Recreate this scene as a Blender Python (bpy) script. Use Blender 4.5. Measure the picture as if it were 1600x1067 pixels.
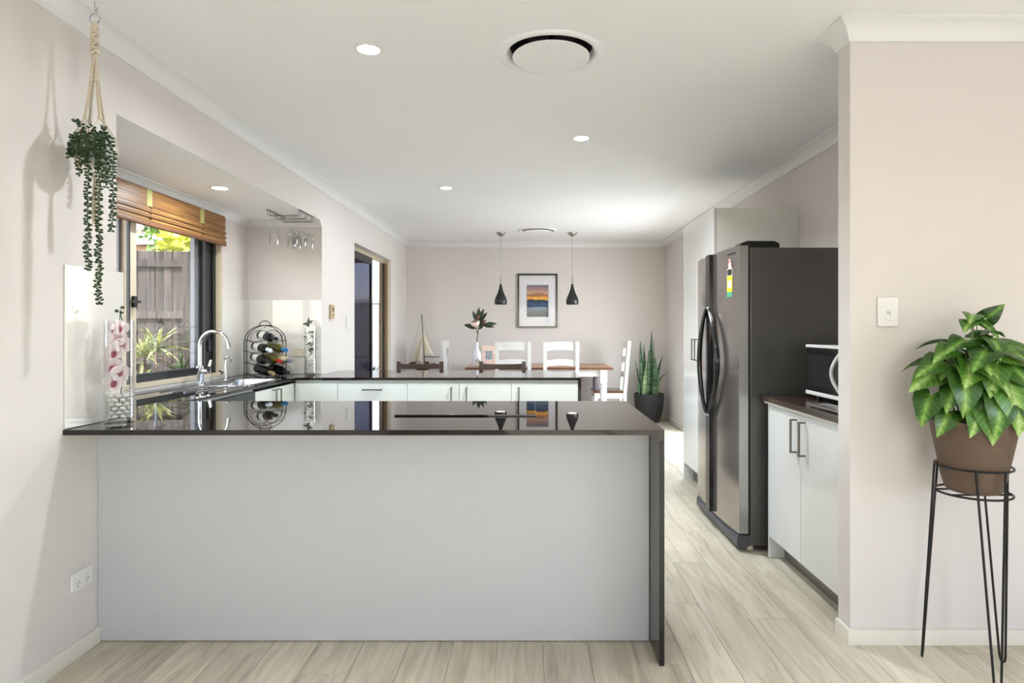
import bpy, bmesh, math, random
from mathutils import Vector, Matrix
random.seed(7)
PI = math.pi
scene = bpy.context.scene
COL = scene.collection
for o in list(bpy.data.objects):
    bpy.data.objects.remove(o)

# ------------------------------------------------------------------ camera
CAM_H = 1.284
cam_d = bpy.data.cameras.new('camera')
cam_d.sensor_width = 36.0
cam_d.lens = 22.5
cam_d.shift_x = -29.0 / 1600
cam_d.shift_y = -19.5 / 1600
cam_d.clip_start = 0.05
cam = bpy.data.objects.new('camera', cam_d)
COL.objects.link(cam)
cam.location = (0, 0, CAM_H)
cam.rotation_euler = (PI / 2, 0, 0)
scene.camera = cam

# ------------------------------------------------------------------ world, sun, daylight, exposure
scene.view_settings.view_transform = 'Standard'
scene.view_settings.look = 'None'
scene.view_settings.gamma = 1.0
scene.view_settings.use_curve_mapping = False
scene.view_settings.exposure = 1.42
world = bpy.data.worlds.new('world')
scene.world = world
world.use_nodes = True
wn = world.node_tree
wn.nodes.clear()
w_out = wn.nodes.new('ShaderNodeOutputWorld')
w_bg = wn.nodes.new('ShaderNodeBackground')
w_sky = wn.nodes.new('ShaderNodeTexSky')
w_sky.sky_type = 'NISHITA'
w_sky.sun_disc = False
w_sky.sun_elevation = math.radians(50)
w_sky.sun_rotation = math.radians(200)
w_bg.inputs[1].default_value = 0.5
w_hs = wn.nodes.new('ShaderNodeHueSaturation')
w_hs.inputs['Saturation'].default_value = 0.8
wn.links.new(w_sky.outputs[0], w_hs.inputs['Color'])
wn.links.new(w_hs.outputs[0], w_bg.inputs[0])
wn.links.new(w_bg.outputs[0], w_out.inputs[0])

def lamp(name, kind, loc, rot=(0, 0, 0), power=10, color=(1, 1, 1), **kw):
    d = bpy.data.lights.new(name, kind)
    d.energy = power
    d.color = color
    for k, v in kw.items():
        setattr(d, k, v)
    o = bpy.data.objects.new(name, d)
    COL.objects.link(o)
    o.location = loc
    o.rotation_euler = rot
    return o

sun = lamp('sun', 'SUN', (0, 0, 10), power=4.5, color=(1, 0.98, 0.96), angle=0.02)
sun.rotation_euler = Vector((0.22, 0.6, -0.77)).to_track_quat('-Z', 'Y').to_euler()
# area lamps added as daylight at invented windows behind and right of camera
DAY = (0.88, 0.95, 1.0)
lamp('added_fill_rear', 'AREA', (0.6, -3.97, 1.5), (PI / 2, 0, 0), 4, DAY, shape='RECTANGLE', size=2.6, size_y=1.2)
lamp('added_fill_side', 'AREA', (4.17, -0.9, 1.35), (0, PI / 2, 0), 5, DAY, shape='RECTANGLE', size=1.4, size_y=2.4)
lamp('daylight_dining_window', 'AREA', (2.55, 7.08, 1.35), (0, PI / 2 - .7, 0), 39, DAY, shape='RECTANGLE', size=1.7, size_y=1.9)
DOWNLIGHT_POWER = 9.0

# ------------------------------------------------------------------ materials
def lin(c):
    c = c / 255.0
    return c / 12.92 if c <= 0.04045 else ((c + 0.055) / 1.055) ** 2.4
def rgb(r, g, b):
    return (lin(r), lin(g), lin(b), 1.0)

def mat(name, col, rough=0.5, metal=0.0, noise=0.0, nscale=30.0, bump=0.0, bscale=60.0, spec=0.5, emit=None, estr=0.0,
        stretch=(1, 1, 1), coat=0.0, ior=None, sss=0.0, trans=0.0, objrand=0.0):
    m = bpy.data.materials.new(name)
    m.use_nodes = True
    nt = m.node_tree
    b = nt.nodes['Principled BSDF']
    b.inputs['Base Color'].default_value = col
    b.inputs['Roughness'].default_value = rough
    b.inputs['Metallic'].default_value = metal
    b.inputs['Specular IOR Level'].default_value = spec
    if ior: b.inputs['IOR'].default_value = ior
    if coat: 
        b.inputs['Coat Weight'].default_value = coat
        b.inputs['Coat Roughness'].default_value = 0.04
    if trans: b.inputs['Transmission Weight'].default_value = trans
    if sss:
        b.inputs['Subsurface Weight'].default_value = sss
        b.inputs['Subsurface Radius'].default_value = (0.02, 0.02, 0.01)
    if emit:
        b.inputs['Emission Color'].default_value = emit
        b.inputs['Emission Strength'].default_value = estr
    tc = nt.nodes.new('ShaderNodeTexCoord')
    mp = nt.nodes.new('ShaderNodeMapping')
    mp.inputs['Scale'].default_value = stretch
    nt.links.new(tc.outputs['Object'], mp.inputs['Vector'])
    if noise:
        n = nt.nodes.new('ShaderNodeTexNoise')
        n.inputs['Scale'].default_value = nscale
        n.inputs['Detail'].default_value = 5
        nt.links.new(mp.outputs[0], n.inputs['Vector'])
        mr = nt.nodes.new('ShaderNodeMapRange')
        mr.inputs[1].default_value = 0.25
        mr.inputs[2].default_value = 0.75
        mr.inputs[3].default_value = 1 - noise
        mr.inputs[4].default_value = 1 + noise
        nt.links.new(n.outputs[0], mr.inputs[0])
        mx = nt.nodes.new('ShaderNodeVectorMath')
        mx.operation = 'SCALE'
        mx.inputs[0].default_value = col[:3]
        nt.links.new(mr.outputs[0], mx.inputs['Scale'])
        last = mx.outputs[0]
        nt.links.new(last, b.inputs['Base Color'])
        if objrand:
            oi = nt.nodes.new('ShaderNodeObjectInfo')
            m2 = nt.nodes.new('ShaderNodeMapRange')
            m2.inputs[3].default_value = 1 - objrand
            m2.inputs[4].default_value = 1 + objrand
            nt.links.new(oi.outputs['Random'], m2.inputs[0])
            mx2 = nt.nodes.new('ShaderNodeVectorMath')
            mx2.operation = 'SCALE'
            nt.links.new(last, mx2.inputs[0])
            nt.links.new(m2.outputs[0], mx2.inputs['Scale'])
            nt.links.new(mx2.outputs[0], b.inputs['Base Color'])
    if bump:
        n2 = nt.nodes.new('ShaderNodeTexNoise')
        n2.inputs['Scale'].default_value = bscale
        n2.inputs['Detail'].default_value = 4
        nt.links.new(mp.outputs[0], n2.inputs['Vector'])
        bp = nt.nodes.new('ShaderNodeBump')
        bp.inputs['Strength'].default_value = bump
        bp.inputs['Distance'].default_value = 0.01
        nt.links.new(n2.outputs[0], bp.inputs['Height'])
        nt.links.new(bp.outputs[0], b.inputs['Normal'])
    return m

def ramp_node(nt, stops):
    r = nt.nodes.new('ShaderNodeValToRGB')
    e = r.color_ramp.elements
    while len(e) > 1:
        e.remove(e[-1])
    e[0].position, e[0].color = stops[0]
    for p, c in stops[1:]:
        k = e.new(p)
        k.color = c
    return r

def glass_mat(name, tint=(1, 1, 1, 1), refl=0.9, rough=0.0, base=0.03):
    """thin sheet glass: see-through with Fresnel reflections"""
    m = bpy.data.materials.new(name)
    m.use_nodes = True
    nt = m.node_tree
    nt.nodes.clear()
    out = nt.nodes.new('ShaderNodeOutputMaterial')
    t = nt.nodes.new('ShaderNodeBsdfTransparent')
    t.inputs[0].default_value = tint
    g = nt.nodes.new('ShaderNodeBsdfGlossy')
    g.inputs['Roughness'].default_value = rough
    lw = nt.nodes.new('ShaderNodeLayerWeight')
    lw.inputs[0].default_value = 0.35
    mr = nt.nodes.new('ShaderNodeMapRange')
    mr.inputs[3].default_value = base
    mr.inputs[4].default_value = refl
    mx = nt.nodes.new('ShaderNodeMixShader')
    nt.links.new(lw.outputs['Fresnel'], mr.inputs[0])
    nt.links.new(mr.outputs[0], mx.inputs[0])
    nt.links.new(t.outputs[0], mx.inputs[1])
    nt.links.new(g.outputs[0], mx.inputs[2])
    nt.links.new(mx.outputs[0], out.inputs[0])
    return m

def wood_floor_mat():
    m = bpy.data.materials.new('floor_plank_oak')
    m.use_nodes = True
    nt = m.node_tree
    b = nt.nodes['Principled BSDF']
    tc = nt.nodes.new('ShaderNodeTexCoord')
    oi = nt.nodes.new('ShaderNodeObjectInfo')
    off = nt.nodes.new('ShaderNodeVectorMath'); off.operation = 'SCALE'
    off.inputs[0].default_value = (13.7, 41.3, 7.1)
    nt.links.new(oi.outputs['Random'], off.inputs['Scale'])
    add = nt.nodes.new('ShaderNodeVectorMath'); add.operation = 'ADD'
    nt.links.new(tc.outputs['Object'], add.inputs[0])
    nt.links.new(off.outputs[0], add.inputs[1])
    mp = nt.nodes.new('ShaderNodeMapping')
    mp.inputs['Scale'].default_value = (9.0, 0.8, 1)
    nt.links.new(add.outputs[0], mp.inputs['Vector'])
    n = nt.nodes.new('ShaderNodeTexNoise')
    n.inputs['Scale'].default_value = 2.0
    n.inputs['Detail'].default_value = 8
    n.inputs['Roughness'].default_value = 0.62
    n.inputs['Distortion'].default_value = 0.9
    nt.links.new(mp.outputs[0], n.inputs['Vector'])
    r = ramp_node(nt, [(0.22, rgb(156, 147, 128)), (0.42, rgb(188, 179, 160)), (0.55, rgb(203, 194, 176)), (0.8, rgb(216, 208, 192))])
    nt.links.new(n.outputs[0], r.inputs[0])
    # long darker streaks
    mp2 = nt.nodes.new('ShaderNodeMapping')
    mp2.inputs['Scale'].default_value = (26.0, 1.3, 1)
    nt.links.new(add.outputs[0], mp2.inputs['Vector'])
    n2 = nt.nodes.new('ShaderNodeTexNoise')
    n2.inputs['Scale'].default_value = 2.2
    n2.inputs['Detail'].default_value = 5
    n2.inputs['Distortion'].default_value = 0.5
    nt.links.new(mp2.outputs[0], n2.inputs['Vector'])
    r2 = ramp_node(nt, [(0.28, (0.74, 0.73, 0.71, 1)), (0.42, (1, 1, 1, 1))])
    nt.links.new(n2.outputs[0], r2.inputs[0])
    mul = nt.nodes.new('ShaderNodeVectorMath'); mul.operation = 'MULTIPLY'
    nt.links.new(r.outputs[0], mul.inputs[0])
    nt.links.new(r2.outputs[0], mul.inputs[1])
    mr = nt.nodes.new('ShaderNodeMapRange')
    mr.inputs[3].default_value = 0.93
    mr.inputs[4].default_value = 1.05
    nt.links.new(oi.outputs['Random'], mr.inputs[0])
    sc = nt.nodes.new('ShaderNodeVectorMath'); sc.operation = 'SCALE'
    nt.links.new(mul.outputs[0], sc.inputs[0])
    nt.links.new(mr.outputs[0], sc.inputs['Scale'])
    nt.links.new(sc.outputs[0], b.inputs['Base Color'])
    b.inputs['Roughness'].default_value = 0.42
    b.inputs['Specular IOR Level'].default_value = 0.35
    return m

def striped_wood(name, c0, c1, scale=(3, 30, 30), rough=0.5, vary=0.0):
    m = bpy.data.materials.new(name)
    m.use_nodes = True
    nt = m.node_tree
    b = nt.nodes['Principled BSDF']
    tc = nt.nodes.new('ShaderNodeTexCoord')
    oi = nt.nodes.new('ShaderNodeObjectInfo')
    add = nt.nodes.new('ShaderNodeVectorMath'); add.operation = 'ADD'
    nt.links.new(tc.outputs['Object'], add.inputs[0])
    nt.links.new(oi.outputs['Random'], add.inputs[1])
    mp = nt.nodes.new('ShaderNodeMapping')
    mp.inputs['Scale'].default_value = scale
    nt.links.new(add.outputs[0], mp.inputs['Vector'])
    n = nt.nodes.new('ShaderNodeTexNoise')
    n.inputs['Scale'].default_value = 1.5
    n.inputs['Detail'].default_value = 6
    n.inputs['Distortion'].default_value = 0.6
    nt.links.new(mp.outputs[0], n.inputs['Vector'])
    r = ramp_node(nt, [(0.3, c0), (0.7, c1)])
    nt.links.new(n.outputs[0], r.inputs[0])
    nt.links.new(r.outputs[0], b.inputs['Base Color'])
    if vary:
        v = nt.nodes.new('ShaderNodeMapRange')
        v.inputs[3].default_value = 1 - vary
        v.inputs[4].default_value = 1 + vary
        nt.links.new(oi.outputs['Random'], v.inputs[0])
        sc = nt.nodes.new('ShaderNodeVectorMath'); sc.operation = 'SCALE'
        nt.links.new(r.outputs[0], sc.inputs[0]); nt.links.new(v.outputs[0], sc.inputs['Scale'])
        nt.links.new(sc.outputs[0], b.inputs['Base Color'])
    b.inputs['Roughness'].default_value = rough
    return m

M = {}
M['wall'] = mat('wall_paint_cream', rgb(223, 216, 212), 0.75, bump=0.03, bscale=220, spec=0.3)
M['ceiling'] = mat('ceiling_paint_white', rgb(249, 249, 250), 0.85, spec=0.2)
M['trim'] = mat('trim_gloss_white', rgb(236, 236, 235), 0.45)
M['skirt'] = mat('skirting_cream_paint', rgb(226, 220, 208), 0.45)
M['plank'] = wood_floor_mat()
M['stone'] = mat('dark_brown_stone', rgb(24, 17, 15), 0.022, noise=0.25, nscale=400, ior=1.55)
M['panel'] = mat('white_panel_paint', rgb(194, 194, 195), 0.55)
M['gloss_white'] = mat('gloss_white_laminate', rgb(224, 224, 221), 0.12)
M['satin_white'] = mat('satin_white_laminate', rgb(214, 217, 211), 0.35)
M['pantry_side'] = mat('pantry_side_laminate', rgb(240, 239, 231), 0.3)
M['kick'] = mat('brushed_kickboard', rgb(140, 138, 132), 0.3, metal=0.8, noise=0.08, nscale=60, stretch=(1, 1, 30))
M['steel'] = mat('brushed_steel', rgb(190, 190, 192), 0.25, metal=1.0)
M['chrome'] = mat('polished_chrome', rgb(215, 217, 222), 0.06, metal=1.0)
M['handle'] = mat('satin_nickel_handle', rgb(120, 115, 108), 0.35, metal=0.9)
M['fridge_door'] = mat('fridge_door_steel', rgb(164, 156, 152), 0.16, metal=0.85, noise=0.03, nscale=80, stretch=(1, 30, 0.5))
M['fridge_edge'] = mat('fridge_door_edge_aluminium', rgb(172, 172, 170), 0.28, metal=0.8)
M['fridge_side'] = mat('fridge_side_charcoal', rgb(88, 86, 84), 0.28, metal=0.25)
M['black_gloss'] = mat('black_gloss_plastic', rgb(24, 24, 26), 0.15)
M['black'] = mat('matt_black', rgb(20, 20, 21), 0.5)
M['wire'] = mat('black_wire_metal', rgb(22, 21, 21), 0.4, metal=0.3)
M['glass'] = glass_mat('clear_glass', refl=0.4, base=0.02)
M['pane'] = glass_mat('window_pane_glass', (0.96, 0.97, 0.97, 1), refl=0.22, base=0.01)
M['picture_glass'] = glass_mat('picture_glazing', refl=0.1, base=0.004)
M['tint'] = glass_mat('dark_screen_mesh', (0.22, 0.21, 0.25, 1), refl=0.25, base=0.02)
M['splash'] = mat('white_glass_splashback', rgb(228, 224, 218), 0.08)
M['beige_frame'] = mat('cream_aluminium_frame', rgb(206, 192, 168), 0.4)
M['bronze_frame'] = mat('bronze_aluminium_frame', rgb(128, 104, 76), 0.4, metal=0.3)
M['dark_frame'] = mat('black_aluminium_frame', rgb(26, 27, 31), 0.35)
M['grey_frame'] = mat('grey_sash_edge', rgb(130, 130, 138), 0.4)
M['plastic'] = mat('white_plastic', rgb(233, 231, 228), 0.3)
M['plastic_cream'] = mat('cream_plastic', rgb(222, 212, 190), 0.35)
M['dark_dot'] = mat('dark_slot', rgb(60, 55, 52), 0.6)
M['lens'] = mat('lit_downlight_lens', rgb(255, 255, 255), 0.5, emit=(1, 0.98, 0.95, 1), estr=14)
M['pendant_lens'] = mat('lit_pendant_diffuser', rgb(255, 255, 255), 0.5, emit=(1, 0.97, 0.92, 1), estr=2.0)

# ------------------------------------------------------------------ mesh helpers
class MB:
    def __init__(s):
        s.v, s.f, s.mi = [], [], []
        s.cur = 0
        s.soft = False
    def add(s, vs, fs):
        o = len(s.v)
        s.v += [tuple(p) for p in vs]
        s.f += [tuple(i + o for i in f) for f in fs]
        s.mi += [s.cur] * len(fs)
        return s
    def box(s, x0, x1, y0, y1, z0, z1):
        vs = [(x0, y0, z0), (x1, y0, z0), (x1, y1, z0), (x0, y1, z0), (x0, y0, z1), (x1, y0, z1), (x1, y1, z1), (x0, y1, z1)]
        return s.add(vs, [(0, 3, 2, 1), (4, 5, 6, 7), (0, 1, 5, 4), (1, 2, 6, 5), (2, 3, 7, 6), (3, 0, 4, 7)])
    def rbox(s, x0, x1, y0, y1, z0, z1, r=0.004, seg=2):
        s.soft = True
        bm = bmesh.new()
        bmesh.ops.create_cube(bm, size=1.0)
        for v in bm.verts:
            v.co = Vector(((x0 + x1) / 2 + v.co.x * (x1 - x0), (y0 + y1) / 2 + v.co.y * (y1 - y0), (z0 + z1) / 2 + v.co.z * (z1 - z0)))
        bmesh.ops.bevel(bm, geom=list(bm.edges), offset=r, segments=seg, affect='EDGES', profile=0.5)
        bm.verts.index_update()
        s.add([v.co[:] for v in bm.verts], [[v.index for v in f.verts] for f in bm.faces])
        bm.free()
        return s
    def lathe(s, prof, c=(0, 0, 0), n=24, closed=False):
        """prof: list of (r, z); r ~ 0 makes a pole"""
        vs, fs, rings = [], [], []
        for r, z in prof:
            if r < 1e-6:
                rings.append([len(vs)])
                vs.append((c[0], c[1], c[2] + z))
            else:
                k = len(vs)
                rings.append(list(range(k, k + n)))
                vs += [(c[0] + r * math.cos(2 * PI * i / n), c[1] + r * math.sin(2 * PI * i / n), c[2] + z) for i in range(n)]
        pairs = list(zip(rings, rings[1:]))
        if closed:
            pairs.append((rings[-1], rings[0]))
        for a, b in pairs:
            if len(a) == 1 and len(b) == 1:
                continue
            for i in range(n):
                j = (i + 1) % n
                if len(a) == 1:
                    fs.append((a[0], b[j], b[i]))
                elif len(b) == 1:
                    fs.append((a[i], a[j], b[0]))
                else:
                    fs.append((a[i], a[j], b[j], b[i]))
        return s.add(vs, fs)
    def cyl(s, c, r, h, n=20, r2=None):
        r2 = r if r2 is None else r2
        return s.lathe([(0, 0), (r, 0), (r2, h), (0, h)], c, n)
    def tube(s, pts, r, n=8, closed=False, caps=True):
        P = [Vector(p) for p in pts]
        m = len(P)
        rad = r if isinstance(r, (list, tuple)) else [r] * m
        vs, fs = [], []
        up = None
        for i in range(m):
            a = P[i - 1] if (i > 0 or closed) else P[i]
            b = P[(i + 1) % m] if (i < m - 1 or closed) else P[i]
            t = (b - a).normalized()
            if up is None:
                up = Vector((0, 0, 1)) if abs(t.z) < 0.9 else Vector((1, 0, 0))
            u = (up - t * up.dot(t))
            if u.length < 1e-5:
                u = Vector((1, 0, 0)) - t * t.x
            u.normalize()
            w = t.cross(u)
            up = u
            for k in range(n):
                an = 2 * PI * k / n
                vs.append(P[i] + (u * math.cos(an) + w * math.sin(an)) * rad[i])
        for i in range(m if closed else m - 1):
            for k in range(n):
                a0, a1 = i * n + k, i * n + (k + 1) % n
                j = (i + 1) % m
                b0, b1 = j * n + k, j * n + (k + 1) % n
                fs.append((a0, a1, b1, b0))
        if caps and not closed:
            fs.append(tuple(range(n - 1, -1, -1)))
            fs.append(tuple((m - 1) * n + k for k in range(n)))
        return s.add(vs, fs)
    def ball(s, c, rx, ry=None, rz=None, n=12, m=8):
        ry = rx if ry is None else ry
        rz = rx if rz is None else rz
        k = len(s.v)
        s.lathe([(math.sin(PI * i / m), -math.cos(PI * i / m)) for i in range(m + 1)], (0, 0, 0), n)
        for i in range(k, len(s.v)):
            p = s.v[i]
            s.v[i] = (c[0] + p[0] * rx, c[1] + p[1] * ry, c[2] + p[2] * rz)
        return s
    def prism(s, pts, a0, a1, axis='z'):
        """extrude a 2D outline between a0 and a1; axis z: (x,y), y: (x,z), x: (y,z)"""
        n = len(pts)
        def P(p, a):
            return {'z': (p[0], p[1], a), 'y': (p[0], a, p[1]), 'x': (a, p[0], p[1])}[axis]
        vs = [P(p, a0) for p in pts] + [P(p, a1) for p in pts]
        fs = [tuple(range(n - 1, -1, -1)), tuple(range(n, 2 * n))]
        fs += [(i, (i + 1) % n, n + (i + 1) % n, n + i) for i in range(n)]
        return s.add(vs, fs)
    def grid(s, rows):
        """rows: list of equal-length point lists"""
        n = len(rows[0])
        vs = [p for r in rows for p in r]
        fs = [(i * n + j, i * n + j + 1, (i + 1) * n + j + 1, (i + 1) * n + j) for i in range(len(rows) - 1) for j in range(n - 1)]
        return s.add(vs, fs)
    def xf(s, mtx, start=0):
        for i in range(start, len(s.v)):
            s.v[i] = tuple(mtx @ Vector(s.v[i]))
        return s
    def mesh(s, name, mats, smooth=35, fix=True):
        me = bpy.data.meshes.new(name)
        me.from_pydata(s.v, [], s.f)
        if not isinstance(mats, (list, tuple)):
            mats = [mats]
        for m in mats:
            me.materials.append(M[m] if isinstance(m, str) else m)
        if len(mats) > 1:
            me.polygons.foreach_set('material_index', s.mi)
        if fix:
            bm = bmesh.new()
            bm.from_mesh(me)
            bmesh.ops.recalc_face_normals(bm, faces=bm.faces)
            bm.to_mesh(me)
            bm.free()
        if smooth:
            me.polygons.foreach_set('use_smooth', [True] * len(me.polygons))
            me.set_sharp_from_angle(angle=math.radians(smooth))
        me.update()
        return me
    def build(s, name, mats, parent=None, loc=None, rot=None, smooth=35, fix=True, bevel=0.0):
        me = s.mesh(name, mats, smooth, fix)
        o = obj(name, me, parent, loc, rot)
        if s.soft and smooth:
            w = o.modifiers.new('flat_faces', 'WEIGHTED_NORMAL')
            w.keep_sharp = True
        return o

def obj(name, me, parent=None, loc=None, rot=None):
    o = bpy.data.objects.new(name, me)
    COL.objects.link(o)
    if parent: o.parent = parent
    if loc is not None: o.location = loc
    if rot is not None: o.rotation_euler = rot
    return o
def thing(name, label, cat, loc=(0, 0, 0), rotz=0.0, group=None):
    o = bpy.data.objects.new(name, None)
    COL.objects.link(o)
    o.empty_display_size = 0.1
    o.location = loc
    o.rotation_euler = (0, 0, rotz)
    return tag(o, label, cat, group)
def tag(o, label=None, cat=None, group=None, kind=None):
    if label: o['label'] = label
    if cat: o['category'] = cat
    if group: o['group'] = group
    if kind: o['kind'] = kind
    return o
def struct(o, label=None):
    o['kind'] = 'structure'
    if label: o['label'] = label
    return o
def dup(root, label=None, loc=None, rotz=None):
    r = root.copy()
    COL.objects.link(r)
    if label: r['label'] = label
    if loc is not None: r.location = loc
    if rotz is not None: r.rotation_euler = (0, 0, rotz)
    for ch in list(root.children):
        c = ch.copy(); COL.objects.link(c); c.parent = r
        for g in list(ch.children):
            d = g.copy(); COL.objects.link(d); d.parent = c
    return r
def arc(c, r, a0, a1, n, plane='xz'):
    out = []
    for i in range(n + 1):
        a = a0 + (a1 - a0) * i / n
        u, w = r * math.cos(a), r * math.sin(a)
        out.append({'xz': (c[0] + u, c[1], c[2] + w), 'xy': (c[0] + u, c[1] + w, c[2]), 'yz': (c[0], c[1] + u, c[2] + w)}[plane])
    return out

# ------------------------------------------------------------------ setting
XL, XR, YB = -1.78, 1.93, 9.17        # left wall, right wall, back wall
XW, YN0, YN1 = -2.41, 2.75, 5.46      # window wall of the niche and its ends
HC, HS = 2.53, 2.208                  # ceiling, niche soffit
YF = -4.0                             # wall behind the camera
PX, PY0, PY1 = 1.303, 2.61, 2.71      # partition stub
XE = 4.2

# floor: planks as pieces
floor = MB().box(-2.6, XE + .1, YF - .1, YB + .1, -0.12, -0.006).build('floor', 'plank')
struct(floor, 'pale grey-beige timber-look plank floor')
PW, PL = 0.183, 1.22
pm = MB().rbox(-PW / 2 + .0006, PW / 2 - .0006, -PL / 2 + .0006, PL / 2 - .0006, -0.006, 0.0, 0.0008, 1).mesh('plank', 'plank', 20)
nx = int((3.0 - XL) / PW) + 1
for i in range(nx):
    x = XL + PW * (i + .5)
    off = (i * 0.437) % 1.0 * PL
    k = -1
    while True:
        k += 1
        y = 1.55 + PL * (k - 1) + off
        if y - PL / 2 > YB: break
        if x > XR + .1 and y > 3.3: break
        obj('plank', pm, floor, (x, y, 0.0))
EXTRA = MB().box(-1.78, XE, YF, 1.0, -.006, -.0012).build('plank', 'plank', floor)

# ceiling with round openings for the two air diffusers
DIFF = [(0.093, 2.905), (0.09, 8.09)]
def ceiling_mesh():
    mb = MB()
    h = 0.3
    xs = sorted({XL - .12, XE, DIFF[0][0] - h, DIFF[0][0] + h})
    ys = sorted({YF, YB} | {y + d for _, y in DIFF for d in (-h, h)})
    for i in range(len(xs) - 1):
        for j in range(len(ys) - 1):
            hole = next((d for d in DIFF if i == 1 and abs((ys[j] + ys[j + 1]) / 2 - d[1]) < .01), None)
            if hole is None:
                mb.add([(xs[i], ys[j], HC), (xs[i + 1], ys[j], HC), (xs[i + 1], ys[j + 1], HC), (xs[i], ys[j + 1], HC)], [(0, 1, 2, 3)])
            else:
                cx, cy = (xs[i] + xs[i + 1]) / 2, (ys[j] + ys[j + 1]) / 2
                n = 32
                k = n // 4
                vs = [(cx + .2 * math.cos(2 * PI * a / n), cy + .2 * math.sin(2 * PI * a / n), HC) for a in range(n)]
                cs = [(xs[i + 1], ys[j + 1]), (xs[i], ys[j + 1]), (xs[i], ys[j]), (xs[i + 1], ys[j])]
                vs += [(a, b, HC) for a, b in cs]
                fs = []
                for q in range(4):
                    for a in range(q * k, q * k + k):
                        fs.append((n + q, a, (a + 1) % n))
                    fs.append((n + q, ((q + 1) * k) % n, n + (q + 1) % 4))
                mb.add(vs, fs)
    return mb
c = ceiling_mesh()
ceil = c.build('ceiling', 'ceiling', smooth=0)
struct(ceil, 'flat white plasterboard ceiling')
struct(MB().box(-3.1, XE + .3, YF - .5, YB + .3, 2.86, 2.95).build('light_block_slab', 'dark_frame'), 'unseen slab above the ceiling, added to block light leaks')  # unseen slab added over the ceiling to stop light leaking in

# walls
wl = MB().box(-1.9, XL, YF, YN0, 0, HC).box(-1.9, XL, YN0, YN1, HS, HC)
D0, D1, DH = 6.47, 8.16, 2.16
wl.box(-1.9, XL, YN1, D0, 0, HC).box(-1.9, XL, D0, D1, DH, HC).box(-1.9, XL, D1, YB, 0, HC)
struct(wl.build('wall_left', 'wall', smooth=0), 'cream painted wall and bulkhead on the left')
W0, W1, WZ0, WZ1 = 2.85, 4.98, 0.925, 2.157
ww = MB().box(-2.55, XW, YN0 - .1, W0, 0, 2.86).box(-2.55, XW, W1, YN1 + .1, 0, 2.86).box(-2.55, XW, W0, W1, 0, WZ0).box(-2.55, XW, W0, W1, WZ1, 2.86)
struct(ww.build('wall_window', 'wall', smooth=0), 'cream wall around the kitchen window')
struct(MB().box(XW, -1.9, YN0 - .1, YN0, 0, HS).build('wall_niche_near', 'wall', smooth=0), 'near end wall of the window niche')
struct(MB().box(XW, -1.9, YN1, YN1 + .1, 0, HS).build('wall_niche_far', 'wall', smooth=0), 'far end wall of the window niche')
struct(MB().box(XW, -1.9, YN0 - .1, YN1 + .1, HS, HS + .04).box(-1.9, XL, YN0, YN1, HS - .0005, HS).build('ceiling_niche', 'ceiling', smooth=0), 'lowered white soffit over the sink bench')
struct(MB().box(-1.9, XR + .1, YB, YB + .1, 0, HC).build('wall_back', 'wall', smooth=0), 'cream back wall of the dining area')
struct(MB().box(XR, XR + .1, PY1, 6.12, 0, HC).box(XR, XR + .1, 8.02, YB, 0, HC).box(XR, XR + .1, 6.12, 8.02, 2.12, HC).build('wall_right', 'wall', smooth=0), 'cream wall behind the fridge and pantry')
struct(MB().box(PX, XE, PY0, PY1, 0, HC).build('wall_partition', 'wall', smooth=0), 'cream stub wall behind the potted plant')
# living room walls behind the camera, with openings added to let daylight in
wb = MB().box(-1.9, -.7, YF - .1, YF, 0, HC).box(1.9, XE, YF - .1, YF, 0, HC).box(-.7, 1.9, YF - .1, YF, 0, .9).box(-.7, 1.9, YF - .1, YF, 2.1, HC)
struct(wb.build('wall_rear', 'wall', smooth=0), 'living room wall behind the camera')
ws = MB().box(XE, XE + .1, YF, -2.1, 0, HC).box(XE, XE + .1, .3, PY1, 0, HC).box(XE, XE + .1, -2.1, .3, 0, .65).box(XE, XE + .1, -2.1, .3, 2.05, HC)
struct(ws.build('wall_side', 'wall', smooth=0), 'living room wall to the right of the camera')
for n, (a, b) in enumerate([(-.7, 0.6), (0.6, 1.9)]):
    f = MB().box(a, b, YF - .09, YF - .03, .9, .95).box(a, b, YF - .09, YF - .03, 2.05, 2.1).box(a, a + .05, YF - .09, YF - .03, .95, 2.05).box(b - .05, b, YF - .09, YF - .03, .95, 2.05)
    w = struct(f.build('window_%d' % (n + 3), 'beige_frame', smooth=0), 'unseen living room window behind the camera, added for daylight')  # unseen window, put in and sized for the light it admits
f = MB().box(XE + .03, XE + .09, -2.1, .3, .65, .7).box(XE + .03, XE + .09, -2.1, .3, 2.0, 2.05).box(XE + .03, XE + .09, -2.1, -2.05, .7, 2.0).box(XE + .03, XE + .09, .25, .3, .7, 2.0)
struct(f.build('window_5', 'beige_frame', smooth=0), 'unseen living room window to the right of the camera, added for daylight')  # unseen side window, likewise put in for its daylight

f = MB().box(XR + .02, XR + .08, 6.12, 8.02, 0, .05).box(XR + .02, XR + .08, 6.12, 8.02, 2.07, 2.12).box(XR + .02, XR + .08, 6.12, 6.17, .05, 2.07).box(XR + .02, XR + .08, 7.97, 8.02, .05, 2.07).box(XR + .02, XR + .08, 7.04, 7.10, .05, 2.07)
struct(f.build('door_2', 'beige_frame', smooth=0), 'glazed dining room door in the right wall, hidden behind the pantry')

PAVE = mat('added_pale_paving', rgb(206, 200, 190), .8, noise=.08, nscale=6)
struct(MB().box(-2.56, 12, -12, YF - .1, -.2, -.12).box(XE + .1, 12, YF - .1, PY1, -.2, -.12).box(XR + .1, 12, PY1, 14, -.2, -.12).build('bounce_patio', PAVE, smooth=0), 'unseen pale paving added around the house to bounce light')  # unseen ground added to bounce sunlight up onto the ceiling

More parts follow.
